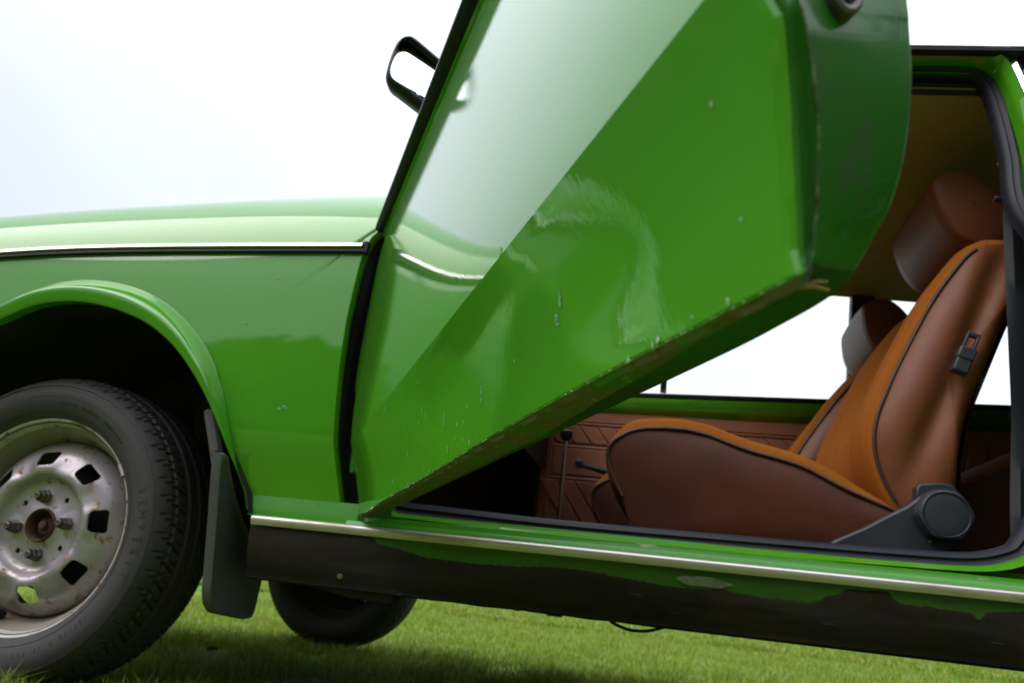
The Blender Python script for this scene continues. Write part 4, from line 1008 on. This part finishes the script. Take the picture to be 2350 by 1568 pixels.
for (q_, sz) in chips:
    s0, z0 = on_skin(*q_); n_ = 16; cen_ = None; r_ = .00155*sz*max(.45, 1.25-s0*.8); seed = random.random()*50
    ring = []
    for j in range(n_):
        a = 2*math.pi*j/n_; k = 1+.55*noise.noise(Vector((math.cos(a)*2, math.sin(a)*2, seed)))
        s, z = s0+r_*1.0*k*math.cos(a), z0+r_*1.45*k*math.sin(a)
        ring.append((s, z))
    if sz < 1.7:
        V = [D(s, skin_o(s, z)+.00035, z) for s, z in ring]+[D(s0, skin_o(s0, z0)+.00045, z0)]
        cm.add(V, [[j, (j+1) % n_, n_] for j in range(n_)])
    else:                                           # larger scars: ragged rings with the paint left in the middle
        inn = [(s0+(s-s0)*.62, z0+(z-z0)*.62) for s, z in ring]
        V = [D(s, skin_o(s, z)+.00035, z) for s, z in ring]+[D(s, skin_o(s, z)+.00035, z) for s, z in inn]
        cm.add(V, [[j, (j+1) % n_, n_+(j+1) % n_, n_+j] for j in range(n_) if noise.noise(Vector((j*.9, seed, 3))) > -.32])
        for t in range(3):
            s1, z1 = s0+r_*random.uniform(-.5, .5), z0+r_*random.uniform(-.8, .8); e_ = .0005
            V = [D(s1+e_*math.cos(b), skin_o(s1, z1)+.0004, z1+e_*1.5*math.sin(b)) for b in (0, 1.2, 2.5, 3.7, 5)]; cm.add(V, [[0, 1, 2, 3, 4]])
o = cm.build('paint_chips', M_chip, door, kind='stuff', recalc=False)
# flaking paint along the bottom hem: ragged scallops
fm = MB()
for i in range(190):
    s = .30+.75*random.random()**.8; k_ = max(.3, 1.15-s); w_ = random.uniform(.0008, .0045)*k_*(1 if random.random() < .8 else 2); h_ = random.uniform(.0006, .0022)*k_; z_ = zb_(s)
    pts = [(s-w_, 0), (s-w_*.6, h_*random.random()), (s-w_*.2, h_), (s+w_*.3, h_*random.uniform(.4, 1)), (s+w_*.7, h_*.4), (s+w_, 0)]
    if s+w_ > 1.05: continue
    fm.add([D(a, skin_o(a, z_+b)+.0003, z_+b-.0002) for a, b in pts], [list(range(6))])
fm.build('flaking_paint', M_rust, door, kind='stuff', recalc=False)
fl = on_skin(zc3(1290, 1175)[0], zc3(1290, 1175)[1])

# two dry straws caught under the rear corner of the door
for (x1, y1, x2, y2, lb) in ((1843, 657, 1898, 647, 'upper of two dry straws stuck under the rear corner of the open door'), (1838, 661, 1902, 666, 'lower of two dry straws stuck under the rear corner of the open door')):
    a = on_plane(x1, y1, tuple(Dn), DH.dot(Dn)-.020); b = on_plane(x2, y2, tuple(Dn), DH.dot(Dn)-.034)
    mid = (a+b)/2+Vector((0, 0, .0008))
    o = MB().tube([a, mid, b], [.0005, .0006, .0004], 6).build('straw', M_straw, None)
    o['label'] = lb; o['category'] = 'straw'; o['group'] = 'dry straws stuck to the door'

# ================================================================== GROUND AND GRASS
def hgt(x, y): return .006*noise.noise(Vector((x*1.7, y*1.7, 0)))+.012*noise.noise(Vector((x*.45, y*.45, 3)))-.012
gx = np.r_[-250, -120, -60, -30, -15, np.linspace(-8, 9, 70), 15, 30, 60, 120, 250]
gy = np.r_[-250, -120, -60, -30, -15, -8, np.linspace(-4, 14, 90), 25, 50, 100, 250]
M_ground = material('lawn_soil_and_moss', (.085, .14, .018), .95, spec=.1, bump=(60, .8), var=((.15, .23, .028), 2.2, 1.0), layers=[((.15, .14, .05), .95, 9, .60, .72, (1, 1, 1)), ((.06, .12, .018), .95, 40, .50, .60, (1, 1, 1))])
o = MB().grid([[Vector((x, y, hgt(x, y) if abs(x) < 20 and -8 < y < 20 else -.01)) for x in gx] for y in gy]).build('lawn', M_ground, None); o['kind'] = 'structure'
def grass(name, n, region, hlo, hhi, wid, col, clump=6.0, dry=.12, tall=0):
    V = []; F = []; cols = []
    cnt = 0; b = 0
    while cnt < n:
        x, y = region(); d = noise.noise(Vector((x*clump, y*clump, 0)))
        if random.random() > .55+d: continue
        cnt += 1
        h = random.uniform(hlo, hhi)*(1+.5*d); an = random.random()*6.283; w_ = wid*random.uniform(.6, 1.2); ln = random.uniform(.1, .9)*h; la = random.random()*6.283
        dx, dy = math.cos(an)*w_, math.sin(an)*w_; lx, ly = math.cos(la)*ln, math.sin(la)*ln; z = hgt(x, y)-.003
        V += [(x-dx, y-dy, z), (x+dx, y+dy, z), (x-dx*.7+lx*.3, y-dy*.7+ly*.3, z+h*.55), (x+dx*.7+lx*.3, y+dy*.7+ly*.3, z+h*.55), (x+lx, y+ly, z+h*(1-.25*ln/h))]
        F += [(b, b+1, b+3, b+2), (b+2, b+3, b+4)]; b += 5
        cols.append(random.random())
    me = bpy.data.meshes.new(name); me.from_pydata(V, [], F)
    at_ = me.attributes.new('tint', 'FLOAT', 'POINT'); at_.data.foreach_set('value', np.repeat(np.array(cols, np.float32), 5))
    me.materials.append(col); o = bpy.data.objects.new(name, me); link(o, kind='stuff'); o['label'] = tall or 'short green grass of the lawn'; o['category'] = 'grass'
    return o
def grass_mat(name, a, b, c):
    mt = bpy.data.materials.new(name); mt.use_nodes = True; t = mt.node_tree; p = t.nodes['Principled BSDF']
    at_ = N(t, 'ShaderNodeAttribute'); at_.attribute_name = 'tint'; rp = N(t, 'ShaderNodeValToRGB'); el = rp.color_ramp.elements
    el[0].color = (*a, 1); el[1].color = (*c, 1); e2 = el.new(.8); e2.color = (*b, 1); el[1].position = .8; el[2].position = 1.0
    el[1].color = (*b, 1); el[2].color = (*c, 1)
    t.links.new(at_.outputs['Fac'], rp.inputs[0]); t.links.new(rp.outputs[0], p.inputs['Base Color']); p.inputs['Roughness'].default_value = .55
    p.inputs['Specular IOR Level'].default_value = .3
    tl = N(t, 'ShaderNodeBsdfTranslucent'); t.links.new(rp.outputs[0], tl.inputs[0]); mx = N(t, 'ShaderNodeMixShader'); mx.inputs[0].default_value = .35
    t.links.new(p.outputs[0], mx.inputs[1]); t.links.new(tl.outputs[0], mx.inputs[2]); t.links.new(mx.outputs[0], t.nodes['Material Output'].inputs[0]); return mt
MG = grass_mat('grass_blades', (.12, .21, .014), (.31, .41, .04), (.55, .46, .20))
U = random.uniform
grass('near_grass', 42000, lambda: (U(-.9, 2.6), U(-.75, 1.2)), .018, .042, .0014, MG)
grass('lawn_grass', 90000, lambda: (lambda r: (U(-1.6, 1.2+r*1.6), r))(1.0+4.5*random.random()**1.3), .022, .045, .0022, MG)
grass('distant_grass', 60000, lambda: (lambda r: (U(-1.2-r*.35, 2+r*1.0), r))(5.2+22*random.random()**1.7), .03, .060, .007, MG)
def near_tuft():
    if random.random() < .55: return (U(-.30, .16), U(-.17, -.015))
    return (U(-.30, .95), U(-.16, .15))
grass('tall_grass_tufts', 6500, near_tuft, .028, .068, .0013, MG, 9, tall='longer grass blades against the front wheel')

lf = at(487, 1492, .45); lf = Vector((lf.x, lf.y, 0)); lx_ = on_plane(487, 1492, (0, 0, 1), .03)
M_leaf = material('dead_leaf', (.30, .10, .05), .8, var=((.38, .20, .10), 40, .8))
Vl = []; 
for i in range(13):
    t = i/12; w_ = .013*math.sin(math.pi*t)**.8+.0005; x = (t-.5)*.028
    Vl.append([Vector((lx_.x+x, lx_.y-w_, .030+.006*t+.004*math.sin(3*t))), Vector((lx_.x+x, lx_.y, .026+.006*t)), Vector((lx_.x+x, lx_.y+w_, .034+.006*t))])
lo_ = MB().grid(Vl).build('fallen_leaf', M_leaf, None); lo_['label'] = 'small reddish dead leaf lying in the grass behind the near front wheel'; lo_['category'] = 'leaf'

# unseen trees round the field; closer, taller ones added to darken paint reflections
M_wood = material('distant_foliage', (.035, .060, .018), .9, spec=.1, var=((.07, .11, .03), 1.2, 1))
V = []; F = []
def leafmass(cx, cy, cz, rx_, ry_, rz_, n):
    for i in range(n):
        a, b_ = random.random()*6.283, math.acos(U(-1, 1)); q = U(.72, 1.12)
        x, y, z = cx+rx_*q*math.sin(b_)*math.cos(a), cy+ry_*q*math.sin(b_)*math.sin(a), cz+rz_*q*math.cos(b_)
        if z < 0: continue
        s_ = U(.15, .38) if cx > 3 else U(.25, .7); nv = Vector((U(-1, 1), U(-1, 1), U(-1, 1))).normalized(); u_ = nv.orthogonal().normalized()*s_; v_ = nv.cross(u_)
        k = len(V); V.extend([(x+u_.x, y+u_.y, z+u_.z), (x+v_.x, y+v_.y, z+v_.z), (x-u_.x, y-u_.y, z-u_.z), (x-v_.x, y-v_.y, z-v_.z)]); F.append((k, k+1, k+2, k+3))
for i in range(61):
    ang = R(148+i*4.2); rad = U(15, 20) if ang > R(272) else U(24, 34); h = U(7.6, 10) if ang < R(206) else U(2.2, 7.6) if ang < R(256) else U(10.5, 14)
    leafmass(rad*math.cos(ang), rad*math.sin(ang), h*.55, U(2.2, 3.6), U(2.2, 3.4), h*.52, 900 if ang > R(300) or ang < R(206) else 420)
me = bpy.data.meshes.new('tree_line'); me.from_pydata(V, [], F); me.materials.append(M_wood)
link(bpy.data.objects.new('tree_line', me), kind='stuff', label='tree line round the field, closer tall trees added to darken paint reflections', cat='trees')
